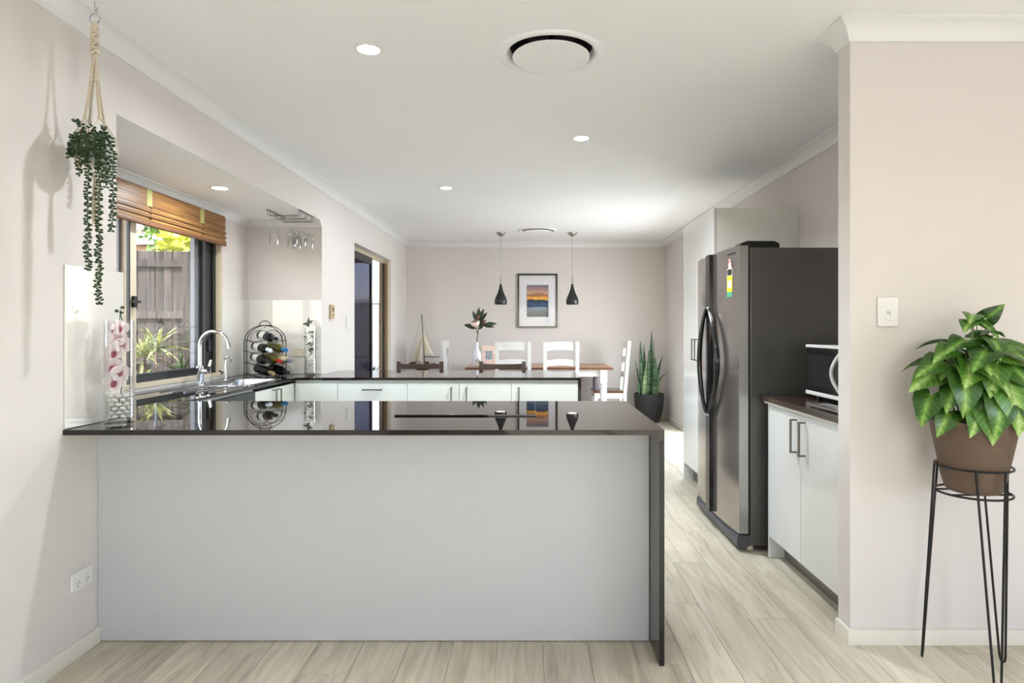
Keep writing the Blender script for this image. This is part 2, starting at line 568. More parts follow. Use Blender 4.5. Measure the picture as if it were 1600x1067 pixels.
# mitred trims
def mitre_runs(path, prof, z, names, m, labels=None, kind='structure'):
    n = len(path)
    P = [Vector((p[0], p[1])) for p in path]
    dirs = [(P[i + 1] - P[i]).normalized() for i in range(n - 1)]
    nor = [Vector((-d.y, d.x)) for d in dirs]
    def off(i, d):
        if i == 0: return P[0] + nor[0] * d
        if i == n - 1: return P[-1] + nor[-1] * d
        a, b = nor[i - 1], nor[i]
        return P[i] + (a + b) * (d / (1 + a.dot(b)))
    for i in range(n - 1):
        mb = MB()
        k = len(prof)
        vs = [(*off(i, d), z + h) for d, h in prof] + [(*off(i + 1, d), z + h) for d, h in prof]
        fs = [tuple(range(k)), tuple(range(2 * k - 1, k - 1, -1))] + [(j, (j + 1) % k, k + (j + 1) % k, k + j) for j in range(k)]
        mb.add(vs, fs)
        if names[i]:
            o = mb.build(names[i], m, smooth=50)
            struct(o, labels[i] if labels else None)
COVE = [(0, 0), (0, -.078), (.006, -.078), (.007, -.070)] + [(.070 - .062 * math.cos(a), -.008 - .062 * math.sin(a)) for a in [PI / 2 * (1 - j / 8) * 0.999 for j in range(9)]][::-1]
COVE = [(0, 0), (0, -.076), (.008, -.076), (.010, -.068), (.016, -.052), (.026, -.036), (.038, -.023), (.052, -.014), (.066, -.010), (.072, -.008), (.072, 0)]
mitre_runs([(XE, PY0), (PX, PY0), (PX, PY1), (XR, PY1), (XR, YB), (XL, YB), (XL, YF)], COVE, HC,
           ['trim_1', 'trim_2', 'trim_3', 'trim_4', 'trim_5', 'trim_6'], 'trim',
           ['white cove cornice above the stub wall', 'white cornice return on the stub wall end', 'white cornice behind the stub wall', 'white cornice along the right wall', 'white cornice along the back wall', 'white cornice along the left wall'])
SC = [(d * .7, h * .7) for d, h in COVE]
mitre_runs([(XL, YN1), (XW, YN1), (XW, YN0)], SC, HS, ['trim_7', 'trim_8'], 'trim', ['white cornice on the niche end wall', 'white cornice above the kitchen window'])
SK = [(0, 0), (0, .062), (.010, .062), (.013, .056), (.013, 0)]
mitre_runs([(XE, PY0), (PX, PY0), (PX, PY1)], SK, 0, ['baseboard_partition', 'baseboard_partition_end'], 'skirt', ['cream skirting on the stub wall', 'cream skirting on the stub wall end'])
mitre_runs([(XR, 8.04), (XR, YB), (XL, YB), (XL, D1 + .02)], SK, 0, ['baseboard_right', 'baseboard_back', 'baseboard_left_far'], 'skirt', ['cream skirting along the right wall', 'cream skirting along the back wall', 'cream skirting past the sliding door'])
mitre_runs([(XL, 2.628), (XL, YF)], SK, 0, ['baseboard_left'], 'skirt', ['cream skirting along the left wall'])
mitre_runs([(XL, D0 - .02), (XL, 5.62)], SK, 0, ['baseboard_left_middle'], 'skirt', ['cream skirting before the sliding door'])

# glass splashbacks
struct(MB().rbox(XL, XL + .006, 2.44, 2.79, .902, 1.53, .0015, 1).build('trim_9', 'splash'), 'white glass splashback panel behind the orchid vase')
struct(MB().rbox(XW, XW + .006, 4.995, YN1, .902, 1.53, .0015, 1).build('trim_10', 'splash'), 'white glass splashback panel right of the window')
struct(MB().rbox(XW + .006, XL, YN1 - .006, YN1, .902, 1.53, .0015, 1).build('trim_11', 'splash'), 'white glass splashback panel on the niche end wall')

# kitchen window: cream outer frame, sliding sash with black inner frame
win = MB().box(-2.54, XW + .012, W0, W1, WZ0 - .003, WZ0 + .022).box(-2.54, XW + .012, W1 - .02, W1, WZ0, WZ1).box(-2.54, XW + .012, W0, W0 + .02, WZ0, WZ1).box(-2.54, XW + .005, W0, W1, WZ1 - .03, WZ1)
win = struct(win.build('window_1', 'beige_frame', smooth=0), 'sliding kitchen window with cream outer frame and black sash')
MY = 3.90
MB().box(-2.475, -2.425, MY - .03, MY + .035, WZ0 + .022, WZ1 - .03).build('mullion', 'beige_frame', win, smooth=0)
MB().box(-2.505, -2.476, MY - .055, MY - .012, WZ0 + .022, WZ1 - .03).build('sash_stile', 'grey_frame', win, smooth=0)
MB().box(-2.435, -2.42, MY - .045, MY - .031, WZ0 + .022, WZ1 - .03).build('sash_channel', 'dark_frame', win, smooth=0)
s = MB().box(-2.50, -2.455, MY + .035, W1 - .02, WZ0 + .022, WZ0 + .075).box(-2.50, -2.455, W1 - .15, W1 - .02, WZ0 + .075, WZ1 - .03).box(-2.455, -2.44, W1 - .06, W1 - .02, WZ0 + .022, WZ1 - .03).box(-2.50, -2.455, MY + .035, W1 - .15, WZ1 - .07, WZ1 - .03)
s.build('sash_frame', 'dark_frame', win, smooth=0)
MB().box(-2.53, -2.50, W1 - .22, W1 - .15, WZ0 + .03, WZ1 - .03).build('screen_edge', 'grey_frame', win, smooth=0)
MB().box(-2.483, -2.478, MY + .02, W1 - .14, WZ0 + .06, WZ1 - .06).build('pane', 'pane', win, smooth=0)
MB().box(-2.497, -2.492, W0 + .02, MY - .04, WZ0 + .022, WZ1 - .03).build('pane', 'pane', win, smooth=0)
lt = MB().rbox(-2.426, -2.405, MY - .012, MY + .018, 1.415, 1.485, .004).box(-2.41, -2.39, MY - .03, MY + .03, 1.443, 1.457)
lt.build('latch', 'black', win)
MB().rbox(-2.456, -2.438, W1 - .12, W1 - .085, 1.11, 1.20, .006).build('latch', 'black', win)

# sliding glass door in the dining area
dr = MB().box(-1.90, -1.87, D0, D1, DH - .045, DH).box(-1.90, -1.81, D1 - .03, D1, 0, DH).box(-1.90, -1.81, D0, D0 + .03, 0, DH).box(-1.9, -1.8, D0, D1, 0, .02)
door = struct(dr.build('door_1', 'beige_frame', smooth=0), 'sliding glass door with dark screen leaf in the left wall')
SD = 7.47
t = MB().box(-1.868, -1.845, D0 + .03, SD, DH - .13, DH - .05).box(-1.868, -1.845, SD - .055, SD, .02, DH - .13).box(-1.868, -1.845, D0 + .03, D0 + .08, .02, DH - .13).box(-1.868, -1.845, D0 + .08, SD - .055, .02, .12)
t.build('screen_frame', 'dark_frame', door, smooth=0)
MB().box(-1.860, -1.855, D0 + .08, SD - .055, .12, DH - .13).build('screen_mesh', 'tint', door, smooth=0)
MB().box(-1.895, -1.872, D1 - .16, D1 - .11, .02, DH - .05).build('door_stile', 'bronze_frame', door, smooth=0)
MB().box(-1.845, -1.82, D1 - .075, D1 - .03, .02, DH - .05).build('door_stile', 'bronze_frame', door, smooth=0)
MB().box(-1.868, -1.845, D1 - .105, D1 - .08, .02, DH - .05).build('door_stile', 'dark_frame', door, smooth=0)
MB().box(-1.888, -1.882, D0 + .03, D1 - .11, .02, DH - .05).build('pane', 'pane', door, smooth=0)

# ------------------------------------------------------------------ kitchen worktop and cabinets
def cells_slab(xs, ys, inside, z0, z1):
    mb = MB()
    nxs, nys = len(xs) - 1, len(ys) - 1
    ok = [[inside((xs[i] + xs[i + 1]) / 2, (ys[j] + ys[j + 1]) / 2) for j in range(nys)] for i in range(nxs)]
    idx = {}
    def V(i, j, z):
        k = (i, j, z)
        if k not in idx:
            idx[k] = len(mb.v)
            mb.v.append((xs[i], ys[j], z))
        return idx[k]
    def F(*a):
        mb.f.append(a); mb.mi.append(0)
    for i in range(nxs):
        for j in range(nys):
            if not ok[i][j]: continue
            F(V(i, j, z1), V(i + 1, j, z1), V(i + 1, j + 1, z1), V(i, j + 1, z1))
            F(V(i, j, z0), V(i, j + 1, z0), V(i + 1, j + 1, z0), V(i + 1, j, z0))
            for (di, dj, a, b) in ((-1, 0, (i, j), (i, j + 1)), (1, 0, (i + 1, j), (i + 1, j + 1)), (0, -1, (i, j), (i + 1, j)), (0, 1, (i, j + 1), (i + 1, j + 1))):
                ii, jj = i + di, j + dj
                if not (0 <= ii < nxs and 0 <= jj < nys and ok[ii][jj]):
                    F(V(*a, z0), V(*b, z0), V(*b, z1), V(*a, z1))
    return mb
T0, T1 = 0.88, 0.90
NB0, NB1, NBX = 2.433, 3.413, 0.509       # near bench front, back and right end
BB0, BB1, BBX = 5.05, 5.95, 0.40          # rear bench
SX0, SX1, SY0, SY1 = -2.26, -1.92, 4.33, 4.93   # sink cut-out
XB = -1.85                                # front edge of the bench under the window
def in_top(x, y):
    if SX0 < x < SX1 and SY0 < y < SY1: return False
    if y < YN0: return x > XL
    if y < NB1: return True
    if y < BB0: return x < XB
    if y < YN1: return x < BBX
    return XL < x < BBX
top = thing('stone_worktop', 'U-shaped dark brown polished stone worktop with waterfall ends', 'worktop', (0, 0, 0))
e = 0.0015
cells_slab([XW + e, SX0, SX1, XB, XL + e, BBX, NBX], [NB0, YN0 + e, NB1, SY0, SY1, BB0, YN1 - e, BB1], in_top, T0, T1).build('slab', 'stone', top, smooth=0)
MB().box(NBX - .02, NBX, NB0, NB1, 0.003, T0).build('waterfall_panel', 'stone', top, smooth=0)
MB().box(BBX - .02, BBX, BB0, BB1, 0.003, T0).build('waterfall_panel', 'stone', top, smooth=0)

# base of the near peninsula
pen = thing('peninsula_base', 'plain white panelled base under the near worktop', 'cabinet', (-.65, 2.63, 0))
MB().box(XL + .002 + .65, NBX - .022 + .65, 0, .018, .004, T0 - .001).build('front_panel', 'panel', pen, smooth=0)
MB().box(XL + .002 + .65, NBX - .022 + .65, .018, .70, .10, T0 - .001).build('carcass', 'satin_white', pen, smooth=0)
MB().box(XL + .002 + .65, NBX - .022 + .65, .02, .64, .0, .10).build('kickboard', 'kick', pen, smooth=0)
for i in range(4):
    a = XL + .65 + .01 + i * .565
    d = MB().rbox(a + .002, a + .561, .70, .718, .105, T0 - .02, .002, 1).build('door', 'satin_white', pen, smooth=0)
# ceramic cooktop
ck = thing('ceramic_cooktop', 'thin black glass cooktop set on the near worktop', 'cooktop', (-.2875, 3.08, T1))
MB().rbox(-.3125, .3125, -.265, .265, 0.0, .007, .002, 2).build('glass_plate', mat('cooktop_black_glass', rgb(14, 12, 12), 0.022, ior=1.55), ck)

# rear bench cabinets, faces towards the camera
def bar_handle_x(L, m='handle'):     # D handle lying along local x, standing off to -y
    return MB().box(-L / 2, L / 2, -.034, -.026, -.005, .005).box(-L / 2, -L / 2 + .008, -.034, 0, -.005, .005).box(L / 2 - .008, L / 2, -.034, 0, -.005, .005)
hx = bar_handle_x(.15).mesh('handle', 'handle', 0)
hz = MB().box(-.005, .005, -.034, -.026, -.08, .08).box(-.005, .005, -.034, 0, -.08, -.072).box(-.005, .005, -.034, 0, .072, .08).mesh('handle', 'handle', 0)
divs = [-1.868, -1.528, -.977, -.566, -.152, BBX - .022]
labs = ['plain white filler cabinet in the far bench corner', 'white drawer cabinet with a horizontal bar handle, far bench', 'white cabinet left of the far bench middle, handle at its right edge',
        'white cabinet in the far bench, right of the paired handles seam', 'white cabinet at the dark end panel of the far bench']
for i in range(5):
    a, b = divs[i], divs[i + 1]
    t = thing('base_cabinet', labs[i], 'cabinet', ((a + b) / 2, BB0 + .02, 0), group='white cabinets under the rear bench')
    w = (b - a) / 2
    MB().box(-w, w, .02, .38 if i == 0 else .55, .10, T0 - .001).build('carcass', 'satin_white', t, smooth=0)
    MB().box(-w, w, .06, .36 if i == 0 else .5, .0, .10).build('kickboard', 'kick', t, smooth=0)
    if i == 1:
        z = .105
        for k, h in enumerate((.31, .22, .22)):
            d = MB().rbox(-w + .0015, w - .0015, 0, .018, z, z + h - .003, .0015, 1).build('drawer', 'satin_white', t, smooth=0)
            obj('handle', hx, d, (0, 0, z + h - .05))
            z += h
    else:
        d = MB().rbox(-w + .0015, w - .0015, 0, .018, .105, .855, .0015, 1).build('door', 'satin_white', t, smooth=0)
        if i == 2: obj('handle', hz, d, (w - .06, 0, .745))
        if i in (3, 4): obj('handle', hz, d, (-w + .06, 0, .745))
# window-side cabinets, faces towards +x
t = thing('corner_cabinet', 'white sink cabinet under the window bench with two doors', 'cabinet', (XB - .02, 4.68, 0))
MB().box(-.50, -.02, -.33, .34, .10, .68).build('carcass', 'satin_white', t, smooth=0)
MB().box(-.50, -.06, -.33, .34, 0, .10).build('kickboard', 'kick', t, smooth=0)
hy = MB().box(.026, .034, -.005, .005, -.08, .08).box(0, .034, -.005, .005, -.08, -.072).box(0, .034, -.005, .005, .072, .08).mesh('handle', 'handle', 0)
for s_, y in ((-1, -.166), (1, .171)):
    d = MB().rbox(-.018, 0, y - .163, y + .166, .105, .855, .0015, 1).build('door', 'satin_white', t, smooth=0)
    obj('handle', hy, d, (0, y - s_ * .125, .765))
MB().box(-.018, -.001, .338, .388, .105, .855).build('filler', 'satin_white', t, smooth=0)
t = thing('dishwasher', 'stainless dishwasher with black control strip under the window bench', 'dishwasher', (XB - .02, 4.05, 0))
MB().box(-.52, -.02, -.295, .295, .10, T0 - .005).build('body', 'steel', t, smooth=0)
MB().box(-.46, -.06, -.29, .29, 0, .10).build('kickboard', 'kick', t, smooth=0)
MB().rbox(-.018, .004, -.293, .293, .11, .775, .003, 1).build('door', 'steel', t, smooth=0)
MB().rbox(-.018, .002, -.293, .293, .78, .862, .003, 1).build('control_strip', 'black_gloss', t, smooth=0)
t = thing('filler_panel', 'narrow white filler panel beside the dishwasher', 'panel', (XB - .02, 3.57, 0))
MB().box(-.52, 0, -.155, .18, .10, T0 - .002).build('panel', 'satin_white', t, smooth=0)
MB().box(-.46, -.06, -.155, .18, 0, .10).build('kickboard', 'kick', t, smooth=0)

# sink: bowl hung in the cut-out, rim on the stone
sk = thing('kitchen_sink', 'stainless steel sink bowl let into the bench by the window', 'sink', ((SX0 + SX1) / 2, (SY0 + SY1) / 2, T1))
sw, sd = (SX1 - SX0) / 2, (SY1 - SY0) / 2
b = MB()
def rr(w, d, r, z, n=5):
    out = []
    for cx, cy, a0 in ((w - r, d - r, 0), (-w + r, d - r, PI / 2), (-w + r, -d + r, PI), (w - r, -d + r, 1.5 * PI)):
        for k in range(n + 1):
            a = a0 + PI / 2 * k / n
            out.append((cx + r * math.cos(a), cy + r * math.sin(a), z))
    return out
loops = [rr(sw + .012, sd + .012, .03, .0005), rr(sw + .012, sd + .012, .03, .003), rr(sw - .012, sd - .012, .04, .003), rr(sw - .016, sd - .016, .05, -.004), rr(sw - .02, sd - .02, .055, -.15), rr(sw - .06, sd - .06, .06, -.165)]
L = len(loops[0])
vs = [p for l in loops for p in l]
fs = [(i * L + k, i * L + (k + 1) % L, (i + 1) * L + (k + 1) % L, (i + 1) * L + k) for i in range(len(loops) - 1) for k in range(L)]
fs.append(tuple((len(loops) - 1) * L + k for k in range(L)))
b.add(vs, fs)
b.build('bowl', 'steel', sk, fix=False)
MB().lathe([(0, -.158), (.035, -.158), (.04, -.163)], (0, 0, 0), 20).build('drain', 'chrome', sk)
t = thing('drainer', 'row of ribbed steel drainer bars beside the sink', 'drainer', (-2.09, 4.06, T1))
for k in range(5):
    MB().tube([(-.15 + .075 * k, -.2, .003), (-.15 + .075 * k, .2, .003)], .003, 6).build('rib', 'steel', t)

# gooseneck mixer and small filter tap
t = thing('mixer_tap', 'tall chrome gooseneck mixer tap in front of the window', 'tap', (-2.325, 4.50, T1))
MB().lathe([(0, 0), (.03, 0), (.03, .008), (.024, .012), (.023, .05), (.024, .055), (.024, .12), (.018, .126), (0, .126)], n=24).build('body', 'chrome', t)
pts = [(0, 0, .12), (0, 0, .26)] + arc((.10, 0, .268), .10, PI, .12, 16) + [(.205, 0, .245)]
MB().tube(pts, .0125, 12).build('spout', 'chrome', t)
lv = MB().tube([(.02, 0, .088), (.055, 0, .088)], .017, 14)
lv.prism([(.055, .08), (.074, .078), (.084, .165), (.076, .168), (.058, .11)], -.011, .011, 'y')
lv.build('lever', 'chrome', t)
t = thing('filter_tap', 'small chrome filter tap right of the mixer tap', 'tap', (-2.325, 4.87, T1))
MB().lathe([(0, 0), (.018, 0), (.018, .006), (.013, .01), (.012, .06), (0, .062)], n=18).build('body', 'chrome', t)
MB().tube([(0, 0, .06), (0, 0, .15)] + arc((.022, 0, .15), .022, PI, .5, 10) + [(.052, 0, .135)], .0055, 8).build('spout', 'chrome', t)
MB().tube([(-.012, -.005, .05), (-.03, -.01, .062)], .005, 8).ball((-.034, -.011, .065), .008).build('lever', 'black', t)

# right-hand base cabinet with worktop
t = thing('base_cabinet', 'white two-door base cabinet between the fridge and the stub wall', 'cabinet', (1.34, 3.17, 0))
CY0, CY1 = 2.735 - 3.17, 3.61 - 3.17
MB().box(.02, .585, CY0, CY1 - .018, .115, .868).build('carcass', 'satin_white', t, smooth=0)
MB().box(0.0, .585, CY1 - .018, CY1, 0.002, .868).build('end_panel', 'gloss_white', t, smooth=0)
MB().box(.085, .10, CY0, CY1 - .018, .0, .115).build('kickboard', 'kick', t, smooth=0)
hl = MB().box(-.034, -.026, -.005, .005, -.085, .085).box(-.034, 0, -.005, .005, -.085, -.077).box(-.034, 0, -.005, .005, .077, .085).mesh('handle', 'handle', 0)
mid = 3.175 - 3.17
for a, b, hyy in ((mid + .0015, CY1 - .019, mid + .05), (CY0, mid - .0015, mid - .05)):
    d = MB().rbox(0, .018, a, b, .12, .866, .0015, 1).build('door', 'gloss_white', t, smooth=0)
    obj('handle', hl, d, (0, hyy, .745))
o = MB().rbox(1.312, XR - .002, 2.712, 3.625, .88, .908, .003, 1).build('side_worktop', mat('brown_laminate_top', rgb(64, 48, 40), 0.2, noise=.3, nscale=90), smooth=30)
tag(o, 'dark brown worktop under the microwave beside the fridge', 'worktop')
MB().box(1.318, XR - .01, 2.735, 3.61, .869, .8795).build('edge_strip', mat('cream_edge', rgb(200, 192, 175), .5), o, smooth=0)

# tall pantry
t = thing('tall_pantry', 'tall white gloss pantry cupboard behind the fridge', 'cupboard', (1.317, 5.055, 0))
PA, PB, PH = 4.60 - 5.055, 5.51 - 5.055, 2.155
MB().box(.02, XR - 1.317 - .002, PA, PA + .018, .0, PH).build('side_panel', 'pantry_side', t, smooth=0)
MB().box(.02, XR - 1.317 - .002, PA + .018, PB - .018, .13, PH - .001).build('carcass', 'satin_white', t, smooth=0)
MB().box(.0, XR - 1.317 - .002, PB - .018, PB, .0, PH).build('side_panel', 'gloss_white', t, smooth=0)
MB().box(.08, .095, PA + .018, PB - .018, 0, .13).build('kickboard', 'kick', t, smooth=0)
pmid = 5.07 - 5.055
for a, b, hyy in ((pmid + .0015, PB - .019, pmid + .045), (PA, pmid - .0015, pmid - .045)):
    d = MB().rbox(0, .018, a, b, .14, PH - .001, .0015, 1).build('door', 'gloss_white', t, smooth=0)
    obj('handle', hl, d, (0, hyy, 1.12))

# fridge
F = thing('side_by_side_fridge', 'dark stainless side-by-side fridge with curved black handles', 'fridge', (1.19, 4.135, 0))
FA, FB, FH = 3.685 - 4.135, 4.59 - 4.135, 1.766
MB().rbox(.075, .725, FA, FB, .035, FH - .012, .006, 2).build('body', 'fridge_side', F)
MB().box(.064, .076, FA + .01, FB - .01, .10, FH - .02).build('seal', 'black', F, smooth=0)
fm = 4.17 - 4.135
def fridge_door(a, b, name):
    mb = MB()
    n = 10
    pts = []
    for k in range(n + 1):
        u = k / n
        y = a + (b - a) * u
        g = (y - FA) / (FB - FA)
        x = .010 - .022 * (1 - (2 * g - 1) ** 2)
        pts.append((x, y))
    pts += [(.062, b), (.062, a)]
    mb.prism(pts, .105, FH, 'z')
    return mb.build(name, 'fridge_door', F, smooth=25)
nd = fridge_door(FA + .0, fm - .004, 'door')
fd = fridge_door(fm + .004, FB, 'door')
MB().box(.010, .062, FA - .003, FA, .107, FH - .002).build('edge_strip', 'fridge_edge', nd, smooth=0)
def fr_x(y):
    g = (y - FA) / (FB - FA)
    return .010 - .022 * (1 - (2 * g - 1) ** 2)
for d, s_ in ((nd, -1), (fd, 1)):
    y0 = fm + s_ * .022
    st = MB().box(fr_x(y0) - .026, fr_x(y0) + .004, y0 - .021, y0 + .021, .108, FH - .003)
    st.build('trim_strip', 'black_gloss', d, smooth=0)
    # bowed grip
    hp, rad = [], []
    for k in range(25):
        u = k / 24
        z = .73 + u * (1.425 - .73)
        bow = math.sin(PI * u)
        yy = y0 + s_ * (.05 if s_ > 0 else .20) * bow
        hp.append((fr_x(yy) - .026 - (.034 if s_ > 0 else .004) * bow ** .7, yy, z))
        rad.append(.010 + .007 * bow)
    MB().tube(hp, rad, 12).build('handle', 'black_gloss', d)
    for z in (.73, 1.42):
        MB().box(fr_x(y0) - .036, fr_x(y0) - .02, y0 - .015, y0 + .015, z - .006, z + .006).build('handle_collar', 'chrome', d, smooth=0)
bs = MB().prism([(.0, .03), (.012, .022), (.05, .022), (.08, .035), (.08, .095), (.012, .095), (.0, .075)], FA + .004, FB - .004, 'y')
bs.build('plinth_grille', mat('plinth_dark_grey', rgb(66, 68, 76), .4), F, smooth=30)
for y in (FA + .05, FB - .05):
    MB().cyl((.09, y, 0), .02, .04, 14).build('foot', 'plastic_cream', F)
    MB().cyl((.66, y, 0), .02, .04, 14).build('foot', 'plastic_cream', F)
for y in (FA + .05, FB - .07):
    MB().prism([(.02, FH - .012), (.02, FH + .012), (.06, FH + .026), (.215, FH + .026), (.245, FH + .012), (.245, FH - .013)], y - .045, y + .045, 'y').build('hinge_cover', 'black_gloss', F, smooth=30)
# energy sticker and small maker's mark on the near door
def door_patch(y0, y1, z0, z1, name, m, lift=.0012, pts=None):
    mb = MB()
    mb.add([(fr_x(y0) - lift, y0, z0), (fr_x(y1) - lift, y1, z0), (fr_x(y1) - lift, y1, z1), (fr_x(y0) - lift, y0, z1)], [(0, 1, 2, 3)])
    return mb.build(name, m, nd, smooth=0)
ec = FA + .135
stw = mat('sticker_white', rgb(236, 232, 226), .5); sty = mat('sticker_yellow', rgb(232, 205, 40), .5)
stg = mat('sticker_green', rgb(70, 165, 130), .5); strd = mat('sticker_red', rgb(214, 96, 84), .5)
door_patch(ec - .042, ec + .042, 1.475, 1.505, 'sticker_band', stg)
door_patch(ec - .042, ec + .042, 1.505, 1.60, 'sticker_band', sty)
door_patch(ec - .030, ec + .030, 1.53, 1.572, 'sticker_panel', stw, .0016)
door_patch(ec - .042, ec + .042, 1.60, 1.645, 'sticker_band', stw)
door_patch(ec - .036, ec + .036, 1.604, 1.64, 'sticker_panel', 'black', .0016)
mb = MB()
n = 14
vs = [(fr_x(ec) - .0012, ec, 1.645)] + [(fr_x(ec) - .0012, ec + .042 * math.cos(PI * k / n), 1.645 + .058 * math.sin(PI * k / n)) for k in range(n + 1)]
mb.add(vs, [(0, k + 1, k + 2) for k in range(n)])
mb.build('sticker_dome', stw, nd, smooth=0)
mb = MB()
for q in range(5):
    a = PI * (q + .5) / 5
    cy, cz = ec + .03 * math.cos(a), 1.65 + .04 * math.sin(a)
    mb.add([(fr_x(ec) - .0018, cy + .009 * math.cos(2 * PI * k / 8), cz + .009 * math.sin(2 * PI * k / 8)) for k in range(8)], [tuple(range(8))])
mb.build('sticker_rating', strd, nd, smooth=0)
for k in range(7):
    y = FA + .055 + .017 * k
    door_patch(y, y + .011, 1.724, 1.733, 'emblem_letter', 'dark_frame', .002)

# microwave
t = thing('microwave_oven', 'white microwave with black glass door beside the fridge', 'microwave', (1.50, 3.215, .908))
MB().rbox(.012, .39, -.255, .265, .022, .290, .006).build('case', 'plastic', t)
MB().rbox(0, .014, -.255, .265, .045, .277, .003, 1).build('door', 'black_gloss', t)
MB().box(-.0015, .002, -.09, .235, .075, .24).build('door_window', mat('microwave_window', rgb(38, 40, 42), .12), t, smooth=0)
MB().rbox(-.004, .02, -.258, .268, .277, .293, .003, 1).build('top_strip', 'plastic', t)
MB().rbox(-.004, .02, -.258, .268, .026, .046, .003, 1).build('bottom_strip', 'plastic', t)
hp = [(-.002 - .032 * math.sin(PI * k / 14), -.125 + .03 * math.sin(PI * k / 14), .06 + .2 * k / 14) for k in range(15)]
MB().tube(hp, .009, 10).build('handle', 'plastic', t)
for (x, y) in ((.05, -.21), (.05, .22), (.34, -.21), (.34, .22)):
    MB().cyl((x, y, 0), .014, .024, 12).build('foot', 'black', t)
t = thing('scale', 'slim silver metal slab lying in front of the microwave', 'scale', (1.40, 2.97, .9085))  # slim silver slab on small feet, taken for a closed tablet
MB().rbox(-.05, .05, -.16, .15, .003, .014, .003).build('plate', 'steel', t)
for (x, y) in ((-.035, -.14), (.035, -.14), (-.035, .13), (.035, .13)):
    MB().cyl((x, y, 0), .008, .004, 10).build('foot', 'black', t)

# ------------------------------------------------------------------ ceiling fittings
def downlight(x, y, z, label, power=None, spread=78):
    t = thing('downlight', label, 'downlight', (x, y, z), group='recessed ceiling downlights')
    MB().lathe([(.047, -.001), (.050, -.006), (.060, -.004), (.062, 0.0), (.047, 0.0)], (0, 0, 0), 28, closed=True).build('trim_ring', 'plastic', t)
    MB().lathe([(0, -.003), (.046, -.003), (.046, -.0005), (0, -.0005)], (0, 0, 0), 28).build('lens', 'lens', t)
    l = lamp('downlight_lamp', 'AREA', (0, 0, -.008), (0, 0, 0), power or DOWNLIGHT_POWER, (.90, .96, 1), shape='DISK', size=.09, spread=math.radians(spread))
    l.parent = t
    return t
downlight(-.72, 2.845, HC, 'bright round downlight at upper left, nearest the air diffuser', power=6.5, spread=165)
downlight(.33, 4.17, HC, 'round downlight in the ceiling in front of the fridge, right of centre', power=13, spread=140)
downlight(-.745, 5.64, HC, 'smallest of the main ceiling downlights, towards the dining area', power=5, spread=175)
downlight(-2.03, 4.18, HS, 'downlight in the low soffit above the sink by the blind', power=4, spread=170)
for x, y, w in ((-.72, .7, 'first downlight of the living room, just behind the view, left'), (1.25, .7, 'first downlight of the living room, just behind the view, right'),
                (-.72, -1.6, 'added unseen rear left downlight of the living room'), (1.25, -1.6, 'added unseen rear right downlight of the living room'), (3.1, -.4, 'added unseen downlight at the side of the living room')):
    downlight(x, y, HC, w)  # rear and side downlights are unseen, added because more light was needed

def diffuser(x, y, label, drop):
    t = thing('air_diffuser', label, 'air vent', (x, y, HC), group='round ceiling air diffusers')
    MB().lathe([(.186, .03), (.192, .012), (.200, -.002), (.212, -.009), (.228, -.009), (.243, -.003), (.244, 0)], n=48).build('flange', 'ceiling', t, smooth=50)
    MB().lathe([(.187, .029), (.18, .05), (.15, .11), (0, .13)], n=48).build('throat', 'black', t)
    MB().lathe([(0, -drop + .012), (.165, -drop + .012), (.174, -drop + .006), (.174, -drop), (.10, -drop - .003), (0, -drop - .004)], n=48).build('disc', 'ceiling', t)
    MB().cyl((0, 0, -drop + .01), .012, .12, 10).build('stem', 'black', t)
diffuser(*DIFF[0], 'large round ceiling air diffuser with dropped disc above the near bench', .018)
diffuser(*DIFF[1], 'round ceiling air diffuser above the dining table', .02)

# pendants
def pendant(x, y, label):
    t = thing('pendant_lamp', label, 'pendant lamp', (x, y, 1.60), group='black teardrop pendants over the dining table')
    zc = HC - 1.60
    MB().lathe([(0, zc - .052), (.012, zc - .050), (.03, zc - .04), (.058, zc - .016), (.066, zc), (0, zc)], n=24).build('canopy', 'steel', t)
    MB().tube([(0, 0, .36), (0, 0, zc - .05)], .0028, 6).build('cord', 'steel', t)
    MB().lathe([(0, .37), (.007, .368), (.012, .31), (.016, .255), (0, .25)], n=16).build('neck', 'steel', t)
    MB().lathe([(.016, .262), (.019, .23), (.028, .19), (.045, .145), (.066, .10), (.079, .06), (.0815, .035), (.078, .012), (.074, .0), (.070, .002), (.074, .03), (.07, .07), (.04, .13), (.014, .22)], n=32).build('shade', mat('pendant_black_satin', rgb(30, 30, 32), .3), t)
    MB().lathe([(0, .008), (.070, .008), (.070, .012), (0, .014)], n=24).build('diffuser', 'pendant_lens', t)
pendant(-.386, 8.28, 'black teardrop pendant lamp left of the framed picture')
pendant(.54, 8.28, 'black teardrop pendant lamp right of the framed picture')

# ------------------------------------------------------------------ wall plates
def gpo(name, label, loc, rot, m='plastic'):
    """double power point, plate in local xz facing -y"""
    t = thing(name, label, 'power outlet', loc)
    t.rotation_euler = (0, 0, rot)
    MB().rbox(-.0575, .0575, -.010, 0, -.0365, .0365, .003, 2).build('plate', m, t)
    for s_ in (-1, 1):
        x = s_ * .027
        MB().rbox(x - .007, x + .007, -.0135, -.009, .012, .026, .0015, 1).build('rocker', m, t)
        d = MB()
        for (px, pz, an) in ((-.007, -.006, .5), (.007, -.006, -.5), (0, -.02, 0)):
            k = len(d.v)
            d.box(-.0012, .0012, -.0106, -.009, -.0045, .0045)
            d.xf(Matrix.Translation((x + px, 0, pz)) @ Matrix.Rotation(an, 4, 'Y'), k)
        d.build('socket_slots', 'dark_dot', t, smooth=0)
gpo('power_outlet', 'white double power outlet low on the left wall', (XL, 2.53, .298), PI / 2)
gpo('power_outlet', 'cream double power outlet between wine rack and flower vase', (-1.967, YN1 - .006, 1.087), 0, 'plastic_cream')
